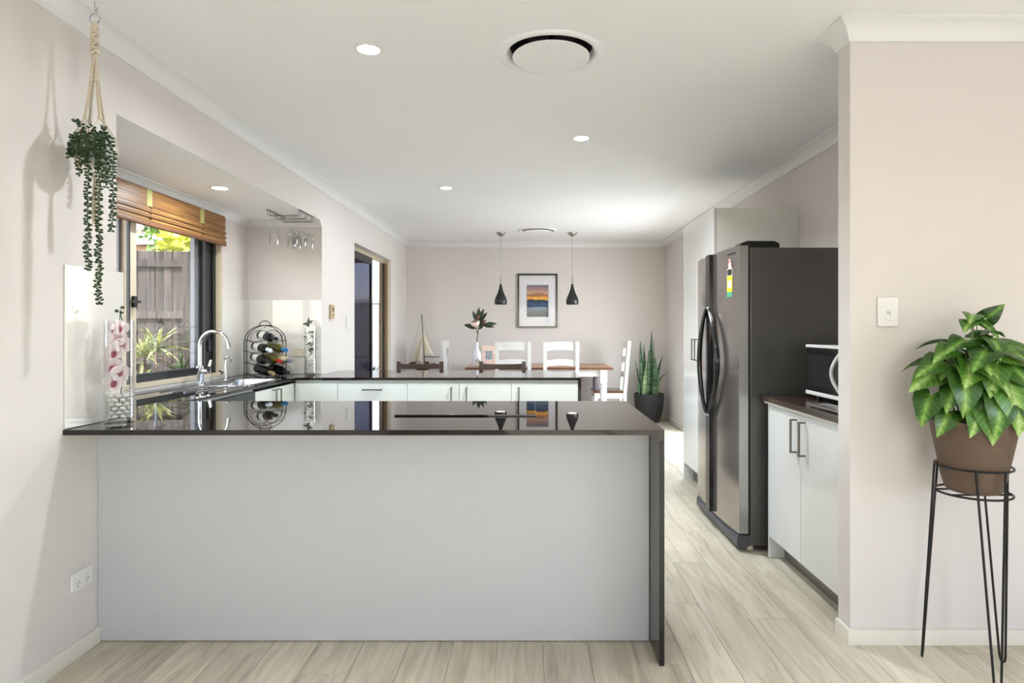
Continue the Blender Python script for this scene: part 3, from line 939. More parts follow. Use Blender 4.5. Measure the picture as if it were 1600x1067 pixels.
def switch(label, loc, rot, n=3):
    t = thing('light_switch', label, 'light switch', loc)
    t.rotation_euler = (0, 0, rot)
    MB().rbox(-.042, .042, -.012, 0, -.06, .06, .004, 2).build('plate', 'plastic', t)
    MB().lathe([(.010, 0), (.0115, .003), (.0095, .004), (0, .003)], n=18).xf(Matrix.Translation((0, -.0115, .024)) @ Matrix.Rotation(PI / 2, 4, 'X')).build('dial', 'plastic', t)
    MB().rbox(-.0095, .0095, -.0155, -.011, -.012, .006, .002, 1).build('rocker', 'plastic', t)
    MB().rbox(-.0095, .0095, -.0150, -.011, -.036, -.018, .002, 1).build('rocker', 'plastic', t)
    MB().box(-.007, .004, -.0158, -.0150, -.004, -.001).box(.002, .008, -.0158, -.0150, -.011, -.008).build('indicator', 'dark_dot', t, smooth=0)
switch('white light switch plate on the stub wall left of the leafy plant', (1.452, PY0, 1.354), 0)
switch('white light switch on the left wall just before the sliding door', (XL, 6.22, 1.35), PI / 2)
t = thing('wall_controller', 'beige wall controller on the left wall past the niche', 'controller', (XL, 5.70, 1.438))
t.rotation_euler = (0, 0, PI / 2)
MB().rbox(-.05, .05, -.022, 0, -.062, .062, .004, 2).build('case', mat('controller_beige', rgb(196, 176, 140), .45), t)
MB().rbox(-.03, .03, -.0235, -.02, .0, .04, .001, 1).build('display', mat('controller_display', rgb(120, 112, 92), .3), t)
MB().cyl((0, 0, 0), .008, .004, 12).xf(Matrix.Translation((.0, -.021, -.03)) @ Matrix.Rotation(PI / 2, 4, 'X')).build('button', 'dark_dot', t)

# ------------------------------------------------------------------ dining area
M['chair_white'] = mat('chair_white_paint', rgb(232, 231, 229), .4)
M['seat_brown'] = mat('polished_dark_timber', rgb(92, 58, 40), .18, noise=.25, nscale=12, stretch=(1, 8, 1))
M['stool_brown'] = mat('dark_stained_timber', rgb(62, 42, 32), .35, noise=.2, nscale=20, stretch=(6, 1, 6))
M['table_top'] = striped_wood('recycled_timber_top', rgb(140, 86, 52), rgb(196, 146, 104), (2, 22, 20), .3)
def curved_rail(x0, x1, y, z0, z1, rise, bow, th=.02, n=10):
    mb = MB()
    rows = []
    for k in range(n + 1):
        u = k / n
        x = x0 + (x1 - x0) * u
        s_ = math.sin(PI * u)
        yy = y - bow * s_
        a, b = z0 + rise * s_ * .75, z1 + rise * s_
        rows.append([(x, yy, a), (x, yy, b), (x, yy + th, b), (x, yy + th, a), (x, yy, a)])
    mb.grid(rows)
    for r in (rows[0], rows[-1]):
        mb.add(r[:4], [(0, 1, 2, 3)])
    return mb
def dining_chair():
    t = thing('dining_chair', 'x', 'chair', (0, 0, 0), group='white ladder-back dining chairs')
    for s_ in (-1, 1):
        x = s_ * .195
        MB().prism([(-.20, 0), (-.16, 0), (-.165, .48), (-.225, 1.13), (-.262, 1.13), (-.205, .46)], x - .022, x + .022, 'x').build('leg', 'chair_white', t, smooth=0)
        MB().box(x - .022, x + .022, .17, .212, 0, .452).build('leg', 'chair_white', t, smooth=0)
        MB().box(x - .012, x + .012, -.165, .17, .20, .235).build('stretcher', 'chair_white', t, smooth=0)
        MB().box(x - .012, x + .012, -.175, .17, .385, .452).build('apron', 'chair_white', t, smooth=0)
    MB().box(-.173, .173, .18, .203, .385, .452).build('apron', 'chair_white', t, smooth=0)
    MB().box(-.173, .173, -.19, -.17, .385, .452).build('apron', 'chair_white', t, smooth=0)
    MB().rbox(-.215, .215, -.168, .225, .4525, .484, .006).build('seat', 'seat_brown', t)
    for z0, z1 in ((1.02, 1.115), (.83, .905), (.64, .705)):
        yy = -.175 - .055 * (z0 - .48) / .65
        curved_rail(-.175, .175, yy - .012, z0, z1, .018, .012).build('back_rail', 'chair_white', t)
    return t
c0 = dining_chair()
c0['label'] = 'white ladder-back chair at the camera side of the table, left one'
c0.location = (-.21, 7.95, 0)
dup(c0, 'white ladder-back chair at the camera side of the table, right one', (.37, 7.95, 0), 0)
dup(c0, 'white ladder-back chair at the right end of the dining table', (1.04, 8.50, 0), PI / 2)
dup(c0, 'white ladder-back chair at the left end of the dining table', (-.89, 8.50, 0), -PI / 2)

t = thing('dining_table', 'dining table with recycled timber top and white legs', 'table', (.105, 8.53, 0))
for k in range(6):
    a = -.49 + k * (.98 / 6)
    MB().rbox(-.93, .93, a + .001, a + .98 / 6 - .001, .772, .80, .003, 1).build('board', 'table_top', t)
MB().box(-.93, .93, -.4895, -.486, .7715, .799).build('edge_band', mat('table_edge_brown', rgb(108, 66, 44), .4), t, smooth=0)
for sx in (-1, 1):
    for sy in (-1, 1):
        x, y = sx * .82, sy * .40
        leg = MB().box(x - .045, x + .045, y - .045, y + .045, .60, .7715)
        leg.lathe([(0, 0), (.03, 0), (.034, .06), (.045, .5), (.036, .535), (.05, .555), (.036, .575), (.044, .60), (0, .60)], (x, y, 0), 18)
        leg.build('leg', 'chair_white', t)
for s_ in (-1, 1):
    MB().box(-.775, .775, s_ * .40 - .012, s_ * .40 + .012, .68, .7715).build('apron', 'chair_white', t, smooth=0)
    MB().box(s_ * .82 - .012, s_ * .82 + .012, -.355, .355, .68, .7715).build('apron', 'chair_white', t, smooth=0)

# ribbed grey jug on the seat of the right end chair
mb = MB()
n = 40
prof = [(.0, 0), (.036, 0), (.040, .02), (.041, .12), (.036, .155), (.027, .175), (.026, .188), (.034, .2), (.030, .2), (.022, .185)]
rows = []
for r, z in prof:
    rows.append([((r + (.0022 * (1 if k % 4 < 2 else -1) if .01 < z < .16 and r > 0 else 0)) * math.cos(2 * PI * k / n), (r + (.0022 * (1 if k % 4 < 2 else -1) if .01 < z < .16 and r > 0 else 0)) * math.sin(2 * PI * k / n), z) for k in range(n + 1)])
mb.grid(rows)
o = mb.build('ribbed_jug', mat('grey_ceramic', rgb(120, 112, 116), .35), loc=(.86, 8.42, .4845))
tag(o, 'grey ribbed jug on the seat of the right end dining chair', 'jug')

# bar stools behind the rear bench
def bar_stool():
    t = thing('bar_stool', 'x', 'stool', (0, 0, 0), group='dark timber stools at the rear bench')
    for s_ in (-1, 1):
        x = s_ * .215
        MB().prism([(.17, 0), (.205, 0), (.20, .62), (.225, .955), (.195, .958), (.165, .62)], x - .019, x + .019, 'x').build('leg', 'stool_brown', t, smooth=0)
        MB().box(x - .019, x + .019, -.20, -.162, 0, .598).build('leg', 'stool_brown', t, smooth=0)
        MB().box(x - .011, x + .011, -.16, .165, .2, .235).build('stretcher', 'stool_brown', t, smooth=0)
    MB().box(-.195, .195, -.19, -.17, .25, .285).build('stretcher', 'stool_brown', t, smooth=0)
    MB().rbox(-.232, .232, -.215, .165, .5985, .63, .006).build('seat', 'stool_brown', t)
    curved_rail(-.197, .197, .196, .885, .935, -.006, -.010).build('back_rail', 'stool_brown', t)
    curved_rail(-.197, .197, .182, .745, .795, -.006, -.010).build('back_rail', 'stool_brown', t)
    return t
s0 = bar_stool()
s0['label'] = 'dark timber bar stool at the rear bench, in front of the sailboat'
s0.location = (-1.11, 6.23, 0)
dup(s0, 'dark timber bar stool at the rear bench, below the magnolia vase', (-.282, 6.23, 0), 0)

# framed picture
pic = thing('framed_picture', 'black framed sunset seascape print on the back wall', 'picture', (.10, YB, 1.688))
w, h = .285, .385
f = MB().box(-w, w, -.028, -.002, h - .022, h).box(-w, w, -.028, -.002, -h, -h + .022).box(-w, -w + .022, -.028, -.002, -h + .022, h - .022).box(w - .022, w, -.028, -.002, -h + .022, h - .022)
f.build('frame', 'black_gloss', pic, smooth=0)
MB().box(-w + .022, w - .022, -.012, -.008, -h + .022, h - .022).build('mat_board', mat('mat_board_white', rgb(226, 226, 230), .6), pic, smooth=0)
pm_ = bpy.data.materials.new('sunset_seascape_print')
pm_.use_nodes = True
nt = pm_.node_tree
tc = nt.nodes.new('ShaderNodeTexCoord')
sp = nt.nodes.new('ShaderNodeSeparateXYZ')
mp = nt.nodes.new('ShaderNodeMapping'); mp.inputs['Scale'].default_value = (2.2, 1, 9)
nz = nt.nodes.new('ShaderNodeTexNoise'); nz.inputs['Scale'].default_value = 1.4; nz.inputs['Detail'].default_value = 6; nz.inputs['Distortion'].default_value = 1.0
nt.links.new(tc.outputs['Generated'], mp.inputs[0]); nt.links.new(mp.outputs[0], nz.inputs['Vector'])
nt.links.new(tc.outputs['Generated'], sp.inputs[0])
ms = nt.nodes.new('ShaderNodeMath'); ms.operation = 'MULTIPLY_ADD'
ms.inputs[1].default_value = .26; ms.inputs[2].default_value = -.13
nt.links.new(nz.outputs[0], ms.inputs[0])
ad = nt.nodes.new('ShaderNodeMath'); ad.operation = 'ADD'
nt.links.new(sp.outputs['Z'], ad.inputs[0]); nt.links.new(ms.outputs[0], ad.inputs[1])
rp = ramp_node(nt, [(0.0, rgb(60, 62, 68)), (.14, rgb(84, 92, 104)), (.28, rgb(96, 120, 142)), (.33, rgb(30, 58, 92)), (.40, rgb(52, 96, 140)), (.46, rgb(32, 52, 84)), (.53, rgb(44, 46, 56)),
                    (.555, rgb(236, 186, 60)), (.62, rgb(232, 150, 72)), (.70, rgb(120, 84, 78)), (.76, rgb(214, 168, 130)), (.86, rgb(168, 128, 128)), (1.0, rgb(120, 108, 126))])
nt.links.new(ad.outputs[0], rp.inputs[0])
nt.links.new(rp.outputs[0], nt.nodes['Principled BSDF'].inputs['Base Color'])
nt.nodes['Principled BSDF'].inputs['Roughness'].default_value = .5
MB().box(-.156, .156, -.0135, -.0125, -.232, .226).build('print_border', mat('print_border_grey', rgb(120, 118, 120), .6), pic, smooth=0)
MB().box(-.150, .150, -.0145, -.0137, -.224, .218).build('print', pm_, pic, smooth=0)
MB().box(-w + .022, w - .022, -.020, -.0185, -h + .022, h - .022).build('glazing', 'picture_glass', pic, smooth=0)

# model sailboat on a side table in the corner
t = thing('side_table', 'small dark timber side table under the model sailboat', 'table', (-1.47, 8.93, 0))
MB().rbox(-.28, .28, -.17, .2, .60, .625, .004).build('table_top', 'stool_brown', t)
for sx in (-1, 1):
    for y in (-.14, .17):
        MB().box(sx * .25 - .018, sx * .25 + .018, y - .018, y + .018, 0, .5995).build('leg', 'stool_brown', t, smooth=0)
b = thing('model_sailboat', 'model sailboat with cream sails near the back left corner', 'model boat', (-1.50, 8.93, .6255))
hull_rows = []
for k in range(13):
    u = k / 12
    x = -.19 + .36 * u
    wv = .045 * math.sin(PI * min(1, u * .93 + .05)) ** .7
    dp = .10 * math.sin(PI * min(1, u * .9 + .06)) ** .8
    z1 = .17 + .015 * (2 * u - 1) ** 2
    hull_rows.append([(x, wv, z1), (x, wv * .8, z1 - dp * .45), (x, wv * .35, z1 - dp * .85), (x, 0, z1 - dp), (x, -wv * .35, z1 - dp * .85), (x, -wv * .8, z1 - dp * .45), (x, -wv, z1), (x, 0, z1 + .003), (x, wv, z1)])
M['hull'] = mat('varnished_hull', rgb(88, 52, 34), .25)
MB().grid(hull_rows).build('hull', 'hull', b)
MB().box(-.16, -.105, -.02, .02, .17, .20).box(.03, .085, -.022, .022, .172, .205).build('deck_house', 'hull', b, smooth=0)
MB().tube([(.02, 0, .16), (.005, 0, .5), (-.02, 0, .875)], [.007, .006, .004], 8).build('mast', 'black', b)
MB().tube([(.02, 0, .268), (.235, 0, .268)], .005, 6).build('boom', 'black', b)
M['sail'] = mat('cream_sailcloth', rgb(228, 218, 198), .8)
def sail(pts, name, belly):
    a, bb, cc = [Vector(p) for p in pts]
    rows = []
    for i in range(9):
        u = i / 8
        row = []
        for j in range(7):
            v = j / 6
            p = a.lerp(bb, u).lerp(a.lerp(cc, u), v)
            p.y += belly * math.sin(PI * v) * math.sin(PI * min(u, .95)) * u
            row.append(tuple(p))
        rows.append(row)
    mb = MB().grid(rows)
    o = mb.build(name, 'sail', b)
    md = o.modifiers.new('cloth', 'SOLIDIFY'); md.thickness = .002
sail([(-.005, .004, .60), (-.20, .004, .18), (-.015, .004, .19)], 'jib_sail', .05)
sail([(.0, -.006, .62), (.018, -.006, .28), (.16, -.006, .28)], 'main_sail', -.03)
sail([(-.005, -.008, .52), (-.10, -.01, .20), (-.01, -.008, .19)], 'stay_sail', -.05)
MB().tube([(-.02, 0, .86), (-.19, 0, .18)], .0012, 5).tube([(-.02, 0, .86), (.165, 0, .185)], .0012, 5).build('rigging', 'dark_dot', b)
MB().box(-.07, -.055, -.045, .045, 0, .095).box(.055, .07, -.045, .045, 0, .095).box(-.07, .07, -.006, .006, 0, .012).build('stand', 'hull', b, smooth=0)

# things on the dining table
TZ = .8005
v = thing('bottle_vase', 'white ceramic bottle vase on the dining table', 'vase', (-.70, 8.32, TZ))
MB().lathe([(0, 0), (.056, 0), (.060, .01), (.060, .13), (.054, .165), (.032, .21), (.022, .24), (.021, .30), (.024, .315), (.018, .315), (.017, .24), (.02, .22), (0, .2)], n=28).build('body', mat('white_ceramic', rgb(226, 227, 230), .2), v)
M['leaf_mag'] = mat('magnolia_leaf_green', rgb(52, 66, 46), .35, noise=.25, nscale=20)
M['leaf_brown'] = mat('magnolia_bud_brown', rgb(140, 92, 66), .6, noise=.2, nscale=30)
M['twig'] = mat('brown_twig', rgb(92, 66, 50), .7)
M['petal_pink'] = mat('magnolia_petal', rgb(238, 214, 200), .5)
mg = thing('magnolia_stem', 'pink magnolia bloom with dark green leaves in the white bottle vase', 'flower', (-.70, 8.32, TZ + .22))
MB().tube([(0, 0, 0), (.005, 0, .12), (.012, 0, .2), (.02, 0, .27), (.03, 0, .36)], [.006, .006, .007, .006, .004], 7).tube([(.012, 0, .2), (-.01, -.01, .28), (-.005, -.02, .32)], .005, 6).tube([(.02, 0, .26), (.06, 0, .3), (.10, -.01, .33)], .004, 6).build('branch', 'twig', mg)
def leaf_mesh(L, W, fold=.25, droop=.15, n=8, heart=0.0):
    rows = []
    for k in range(n + 1):
        u = k / n
        wv = W * (math.sin(PI * u ** .8) ** .9) if 0 < u < 1 else .0008
        z = -droop * L * u * u
        rows.append([(-wv, L * u, z + fold * wv), (-wv * .5, L * u, z + fold * wv * .35), (0, L * u, z), (wv * .5, L * u, z + fold * wv * .35), (wv, L * u, z + fold * wv)])
    return MB().grid(rows)
lm = leaf_mesh(.15, .026).mesh('leaf', 'leaf_mag', 60, fix=False)
def orient(direction, up=(0, 0, 1), roll=0):
    d = Vector(direction).normalized()
    u = Vector(up)
    x = d.cross(u)
    if x.length < 1e-4: x = Vector((1, 0, 0))
    x.normalize()
    z = x.cross(d)
    m = Matrix((x, d, z)).transposed()
    return (m.to_4x4() @ Matrix.Rotation(roll, 4, 'Y')).to_euler()
for (p, d, s_) in (((.0, 0, .36), (-.35, -.2, 1), 1), ((.02, 0, .38), (.05, -.2, 1), 1.1), ((.03, 0, .37), (.4, -.3, 1), 1.15), ((.04, 0, .36), (.65, .1, .9), 1.05), ((.10, -.01, .32), (1, -.2, .12), 1.1),
                   ((.09, 0, .31), (.9, -.4, -.1), 1), ((-.02, -.01, .29), (-1, -.3, .3), .95), ((-.01, -.01, .27), (-1, -.4, .35), 1.1), ((.03, 0, .30), (.5, -.6, .8), .9), ((.03, -.01, .26), (.5, -.5, .5), .9), ((.02, 0, .34), (-.5, -.3, .9), .9)):
    o = obj('leaf', lm, mg, p, orient(d, (0, -1, .4)))
    o.scale = (s_, s_, s_)
pet = MB()
for ring, (cnt, r, tilt, L) in enumerate(((6, .012, .45, .062), (5, .006, .2, .058))):
    for k in range(cnt):
        q = MB()
        rows = []
        for i in range(6):
            u = i / 5
            wv = .026 * math.sin(PI * (.12 + .8 * u)) ** .8
            rr_ = r + .024 * math.sin(PI * u * .75) * (1 + tilt)
            rows.append([(rr_ - .010 * (s2 * s2), wv * s2, L * u) for s2 in (-1, -.5, 0, .5, 1)])
        q.grid(rows).xf(Matrix.Rotation(2 * PI * (k + ring * .5) / cnt, 4, 'Z'))
        pet.add(q.v, q.f)
pet.build('bloom', 'petal_pink', mg, loc=(-.012, -.04, .29), rot=(.45, -.1, 0)).scale = (1.3, 1.3, 1.3)
for p in ((.075, -.01, .32), (.1, -.02, .335), (.012, -.02, .39)):
    MB().lathe([(0, 0), (.014, .012), (.017, .028), (.009, .05), (0, .062)], n=10).build('bud', 'leaf_brown', mg, loc=p, rot=(.2, .3, 0))
ck2 = thing('alarm_clock', 'small silver round clock in front of the bottle vase', 'clock', (-.675, 8.17, TZ))
MB().lathe([(0, -.016), (.040, -.016), (.044, -.010), (.044, .014), (.039, .018), (.039, .012), (0, .012)], n=28).xf(Matrix.Translation((0, 0, .052)) @ Matrix.Rotation(PI / 2, 4, 'X')).build('case', 'steel', ck2)
MB().lathe([(0, .0125), (.038, .0125), (.038, .0135), (0, .0135)], n=28).xf(Matrix.Translation((0, 0, .052)) @ Matrix.Rotation(PI / 2, 4, 'X')).build('dial', mat('clock_dial', rgb(224, 216, 196), .5), ck2)
MB().box(-.002, .002, -.016, -.0145, .05, .078).box(0, .02, -.016, -.0145, .05, .054).build('hands', 'black', ck2, smooth=0)
MB().tube([(-.025, 0, .018), (-.032, 0, 0)], .004, 6).tube([(.025, 0, .018), (.032, 0, 0)], .004, 6).tube([(0, 0, .095), (0, 0, .108)], .006, 8).build('feet', 'steel', ck2)
pf = thing('photo_frame', 'pink patterned photo frame beside the bottle vase', 'photo frame', (-.545, 8.40, TZ), rotz=.12)
MB().rbox(-.095, .095, 0, .018, .0, .265, .003, 1).xf(Matrix.Rotation(-.12, 4, 'X')).build('frame', mat('frame_pink_pattern', rgb(232, 204, 192), .6, noise=.22, nscale=14), pf)
MB().box(-.045, .045, -.002, .001, .085, .195).xf(Matrix.Rotation(-.12, 4, 'X')).build('photo', mat('photo_grey_print', rgb(150, 156, 166), .4, noise=.5, nscale=22), pf, smooth=0)
MB().box(-.012, .012, .018, .075, 0, .012).box(-.012, .012, .018, .03, 0, .12).build('prop', 'dark_dot', pf, smooth=0)

# ------------------------------------------------------------------ snake plant
sp_ = thing('snake_plant', 'tall snake plant in the dark pot by the back wall corner', 'plant', (1.64, 8.86, .345))
def leaf_ramp(name, c0, c1, scale, detail=4, stretch=(1, 1, 1), rough=.4, p0=.35, p1=.65):
    m = bpy.data.materials.new(name); m.use_nodes = True
    nt = m.node_tree
    tc = nt.nodes.new('ShaderNodeTexCoord'); mp = nt.nodes.new('ShaderNodeMapping'); mp.inputs['Scale'].default_value = stretch
    nz = nt.nodes.new('ShaderNodeTexNoise'); nz.inputs['Scale'].default_value = scale; nz.inputs['Detail'].default_value = detail
    r = ramp_node(nt, [(p0, c0), (p1, c1)])
    nt.links.new(tc.outputs['Object'], mp.inputs[0]); nt.links.new(mp.outputs[0], nz.inputs['Vector']); nt.links.new(nz.outputs[0], r.inputs[0])
    nt.links.new(r.outputs[0], nt.nodes['Principled BSDF'].inputs['Base Color'])
    nt.nodes['Principled BSDF'].inputs['Roughness'].default_value = rough
    return m
M['snake'] = leaf_ramp('snake_leaf_banded', rgb(34, 62, 44), rgb(104, 140, 100), 5, stretch=(2, 2, 9))
M['snake_pale'] = leaf_ramp('snake_leaf_pale', rgb(96, 130, 88), rgb(176, 196, 150), 8, stretch=(2, 2, 6))
def blade(pts, W, name, m, parent, twist=0.0, keel=.3):
    """upright strap leaf along pts (local), width profile narrowing to the tip"""
    rows = []
    n = len(pts)
    P = [Vector(p) for p in pts]
    for i in range(n):
        u = i / (n - 1)
        w = W * (1 - u ** 2.2) * (.75 + .6 * u * (1 - u) * 2) + .001
        a = twist
        t = (P[min(i + 1, n - 1)] - P[max(i - 1, 0)]).normalized()
        side = Vector((math.cos(a), math.sin(a), 0))
        side = (side - t * side.dot(t)).normalized()
        nor = t.cross(side)
        rows.append([tuple(P[i] + side * w * s_ + nor * keel * w * (abs(s_) ** 1.5)) for s_ in (-1, -.5, 0, .5, 1)])
    o = MB().grid(rows).build(name, m, parent, fix=False, smooth=60)
    md = o.modifiers.new('thick', 'SOLIDIFY'); md.thickness = .004; md.offset = 0
    return o
def curve_pts(p0, p1, bend, n=9):
    p0, p1, bend = Vector(p0), Vector(p1), Vector(bend)
    return [tuple(p0.lerp(p1, i / n) + bend * (math.sin(PI * i / n))) for i in range(n + 1)]
for (b0, tip, bend, W, m, tw) in (
    ((.0, 0, 0), (.035, 0, .93), (.01, 0, 0), .033, 'snake', .2), ((-.03, -.03, 0), (-.13, -.05, .78), (-.02, 0, 0), .036, 'snake', .5), ((.03, -.04, 0), (.06, -.06, .80), (.015, 0, 0), .018, 'snake', 1.0),
    ((-.04, -.06, 0), (-.02, -.10, .66), (.01, 0, 0), .030, 'snake', 0), ((.05, -.05, 0), (.075, -.08, .55), (.01, 0, 0), .034, 'snake', -.3), ((-.07, -.06, 0), (-.06, -.10, .46), (0, 0, 0), .030, 'snake_pale', .2),
    ((-.09, -.03, 0), (-.12, -.05, .6), (-.01, 0, 0), .022, 'snake', -.4), ((-.12, 0, 0), (-.195, .0, .50), (.02, 0, -.02), .016, 'snake', .6), ((.08, 0, 0), (.19, .0, .58), (-.02, 0, 0), .024, 'snake', .3),
    ((.10, -.03, 0), (.12, -.05, .33), (0, 0, 0), .020, 'snake_pale', -.2), ((.12, 0, 0), (.265, .02, .34), (-.055, 0, .04), .014, 'snake', .5), ((-.03, .06, 0), (-.06, .07, .72), (0, 0, 0), .026, 'snake', .3),
    ((.07, .05, 0), (.10, .06, .56), (0, 0, 0), .018, 'snake', .7), ((-.13, -.02, 0), (-.15, -.03, .26), (0, 0, 0), .018, 'snake', .1)):
    blade(curve_pts(b0, tip, bend), W * 1.3, 'leaf', m, sp_, tw)
o = thing('textured_pot', 'dark rough textured pot holding the snake plant', 'pot', (1.64, 8.86, 0))
M['pot_dark'] = mat('pot_hammered_black', rgb(44, 43, 44), .6, bump=1.0, bscale=60, noise=.3, nscale=40)
MB().lathe([(0, 0), (.125, 0), (.14, .01), (.172, .10), (.195, .22), (.205, .33), (.206, .39), (.197, .394), (.190, .385), (.188, .33)], n=40).build('body', 'pot_dark', o)
o2 = MB().lathe([(0, .352), (.10, .35), (.187, .342), (.187, .33), (0, .33)], n=30).build('bark_mulch', mat('bark_mulch_orange', rgb(176, 122, 62), .9, noise=.45, nscale=60, bump=1.0, bscale=60), o)

# ------------------------------------------------------------------ leafy syngonium on a hairpin stand
PXc, PYc = 1.66, 2.40
st = thing('plant_stand', 'black wire hairpin-leg plant stand by the stub wall', 'plant stand', (PXc, PYc, 0))
for z, r, nm in ((.772, .124, 'upper_ring'), (.673, .122, 'lower_ring')):
    MB().tube([(r * math.cos(2 * PI * k / 40), r * math.sin(2 * PI * k / 40), z) for k in range(40)], .0042, 8, closed=True).build(nm, 'wire', st)
for s_ in (-.045, .045):
    MB().tube([(-.112, s_, .673), (.112, s_, .673)], .0036, 6).build('cross_bar', 'wire', st)
for a in (141, 21, 261):
    a = math.radians(a)
    f = Vector((.165 * math.cos(a), .165 * math.sin(a), .006))
    tn = Vector((-math.sin(a), math.cos(a), 0))
    p = []
    d = math.radians(22)
    t1 = Vector((.128 * math.cos(a - d), .128 * math.sin(a - d), .772))
    t2 = Vector((.128 * math.cos(a + d), .128 * math.sin(a + d), .772))
    p = [t1, t1.lerp(f - tn * .010, .97), f - tn * .007 + Vector((0, 0, .004)), f - Vector((0, 0, .002)), f + tn * .007 + Vector((0, 0, .004)), t2.lerp(f + tn * .010, .97), t2]
    MB().tube(p, .0042, 8).build('leg', 'wire', st)
pt = thing('tapered_planter', 'brown ribbed tapered planter on the wire stand', 'pot', (PXc, PYc, .6785))
M['pot_brown'] = mat('planter_brown_grain', rgb(98, 78, 62), .6, noise=.22, nscale=14, stretch=(2, 2, 40), bump=.25, bscale=60)
MB().lathe([(0, 0), (.082, 0), (.092, .008), (.104, .05), (.144, .258), (.146, .266), (.140, .268), (.136, .258), (.132, .225)], n=40).build('body', 'pot_brown', pt)
MB().lathe([(0, .238), (.08, .236), (.1335, .23), (.1335, .222), (0, .222)], n=28).build('soil', mat('potting_soil', rgb(84, 62, 44), .95, noise=.4, nscale=60), pt)
sy = thing('syngonium_plant', 'bushy arrowhead plant with pale-veined green leaves in brown planter', 'plant', (PXc, PYc, .915))
def synleaf_material():
    m = bpy.data.materials.new('arrowhead_leaf'); m.use_nodes = True
    nt = m.node_tree
    b = nt.nodes['Principled BSDF']
    tc = nt.nodes.new('ShaderNodeTexCoord'); oi = nt.nodes.new('ShaderNodeObjectInfo')
    sx = nt.nodes.new('ShaderNodeSeparateXYZ'); nt.links.new(tc.outputs['Object'], sx.inputs[0])
    ab = nt.nodes.new('ShaderNodeMath'); ab.operation = 'ABSOLUTE'; nt.links.new(sx.outputs['X'], ab.inputs[0])
    mr = nt.nodes.new('ShaderNodeMapRange'); mr.inputs[1].default_value = 0; mr.inputs[2].default_value = .018; mr.inputs[3].default_value = 1; mr.inputs[4].default_value = 0
    nt.links.new(ab.outputs[0], mr.inputs[0])
    nz = nt.nodes.new('ShaderNodeTexNoise'); nz.inputs['Scale'].default_value = 45; nz.inputs['Detail'].default_value = 3
    nt.links.new(tc.outputs['Object'], nz.inputs['Vector'])
    # side veins: v = |x|*k - y
    ma = nt.nodes.new('ShaderNodeMath'); ma.operation = 'MULTIPLY_ADD'; ma.inputs[1].default_value = -.9
    nt.links.new(ab.outputs[0], ma.inputs[0]); nt.links.new(sx.outputs['Y'], ma.inputs[2])
    mw = nt.nodes.new('ShaderNodeMath'); mw.operation = 'MULTIPLY'; mw.inputs[1].default_value = 300
    nt.links.new(ma.outputs[0], mw.inputs[0])
    sn = nt.nodes.new('ShaderNodeMath'); sn.operation = 'SINE'; nt.links.new(mw.outputs[0], sn.inputs[0])
    pw = nt.nodes.new('ShaderNodeMapRange'); pw.inputs[1].default_value = .75; pw.inputs[2].default_value = 1; pw.inputs[3].default_value = 0; pw.inputs[4].default_value = .32
    nt.links.new(sn.outputs[0], pw.inputs[0])
    s1 = nt.nodes.new('ShaderNodeMath'); s1.operation = 'ADD'; nt.links.new(mr.outputs[0], s1.inputs[0]); nt.links.new(pw.outputs[0], s1.inputs[1])
    s2 = nt.nodes.new('ShaderNodeMath'); s2.operation = 'MULTIPLY'; nt.links.new(s1.outputs[0], s2.inputs[0]); nt.links.new(nz.outputs[0], s2.inputs[1])
    s3 = nt.nodes.new('ShaderNodeMath'); s3.operation = 'MULTIPLY_ADD'; s3.inputs[1].default_value = .35
    nt.links.new(oi.outputs['Random'], s3.inputs[0]); nt.links.new(s2.outputs[0], s3.inputs[2])
    r = ramp_node(nt, [(0, rgb(34, 66, 20)), (.3, rgb(66, 112, 32)), (.6, rgb(122, 164, 70)), (1, rgb(190, 208, 140))])
    nt.links.new(s3.outputs[0], r.inputs[0]); nt.links.new(r.outputs[0], b.inputs['Base Color'])
    b.inputs['Roughness'].default_value = .3
    return m
M['syn'] = synleaf_material()
M['syn_stem'] = mat('leaf_stalk_green', rgb(84, 112, 48), .5)
def arrow_leaf(n=9):
    """arrowhead blade: stalk joint at origin, tip at +y, lobes behind"""
    half = [(0, 0), (.005, -.014), (.014, -.030), (.026, -.038), (.038, -.035), (.047, -.020), (.050, .002), (.047, .024), (.038, .046), (.024, .070), (.010, .090), (0, .104)]
    mid = [(0, 0), (0, .003), (0, .008), (0, .013), (0, .018), (0, .025), (0, .034), (0, .046), (0, .060), (0, .076), (0, .091), (0, .104)]
    mb = MB()
    for s_ in (-1, 1):
        rows = []
        for (x, y), (mx_, my) in zip(half, mid):
            r = []
            for q in (0, .5, 1):
                px, py = mx_ + (x - mx_) * q, my + (y - my) * q
                z = .34 * abs(px) - 5.5 * px * px - 3.6 * max(py, 0) ** 2 - .55 * max(-py, 0)
                r.append((s_ * px, py, z))
            rows.append(r)
        mb.grid(rows)
    return mb
am = arrow_leaf().mesh('leaf', 'syn', 70, fix=False)
random.seed(21)
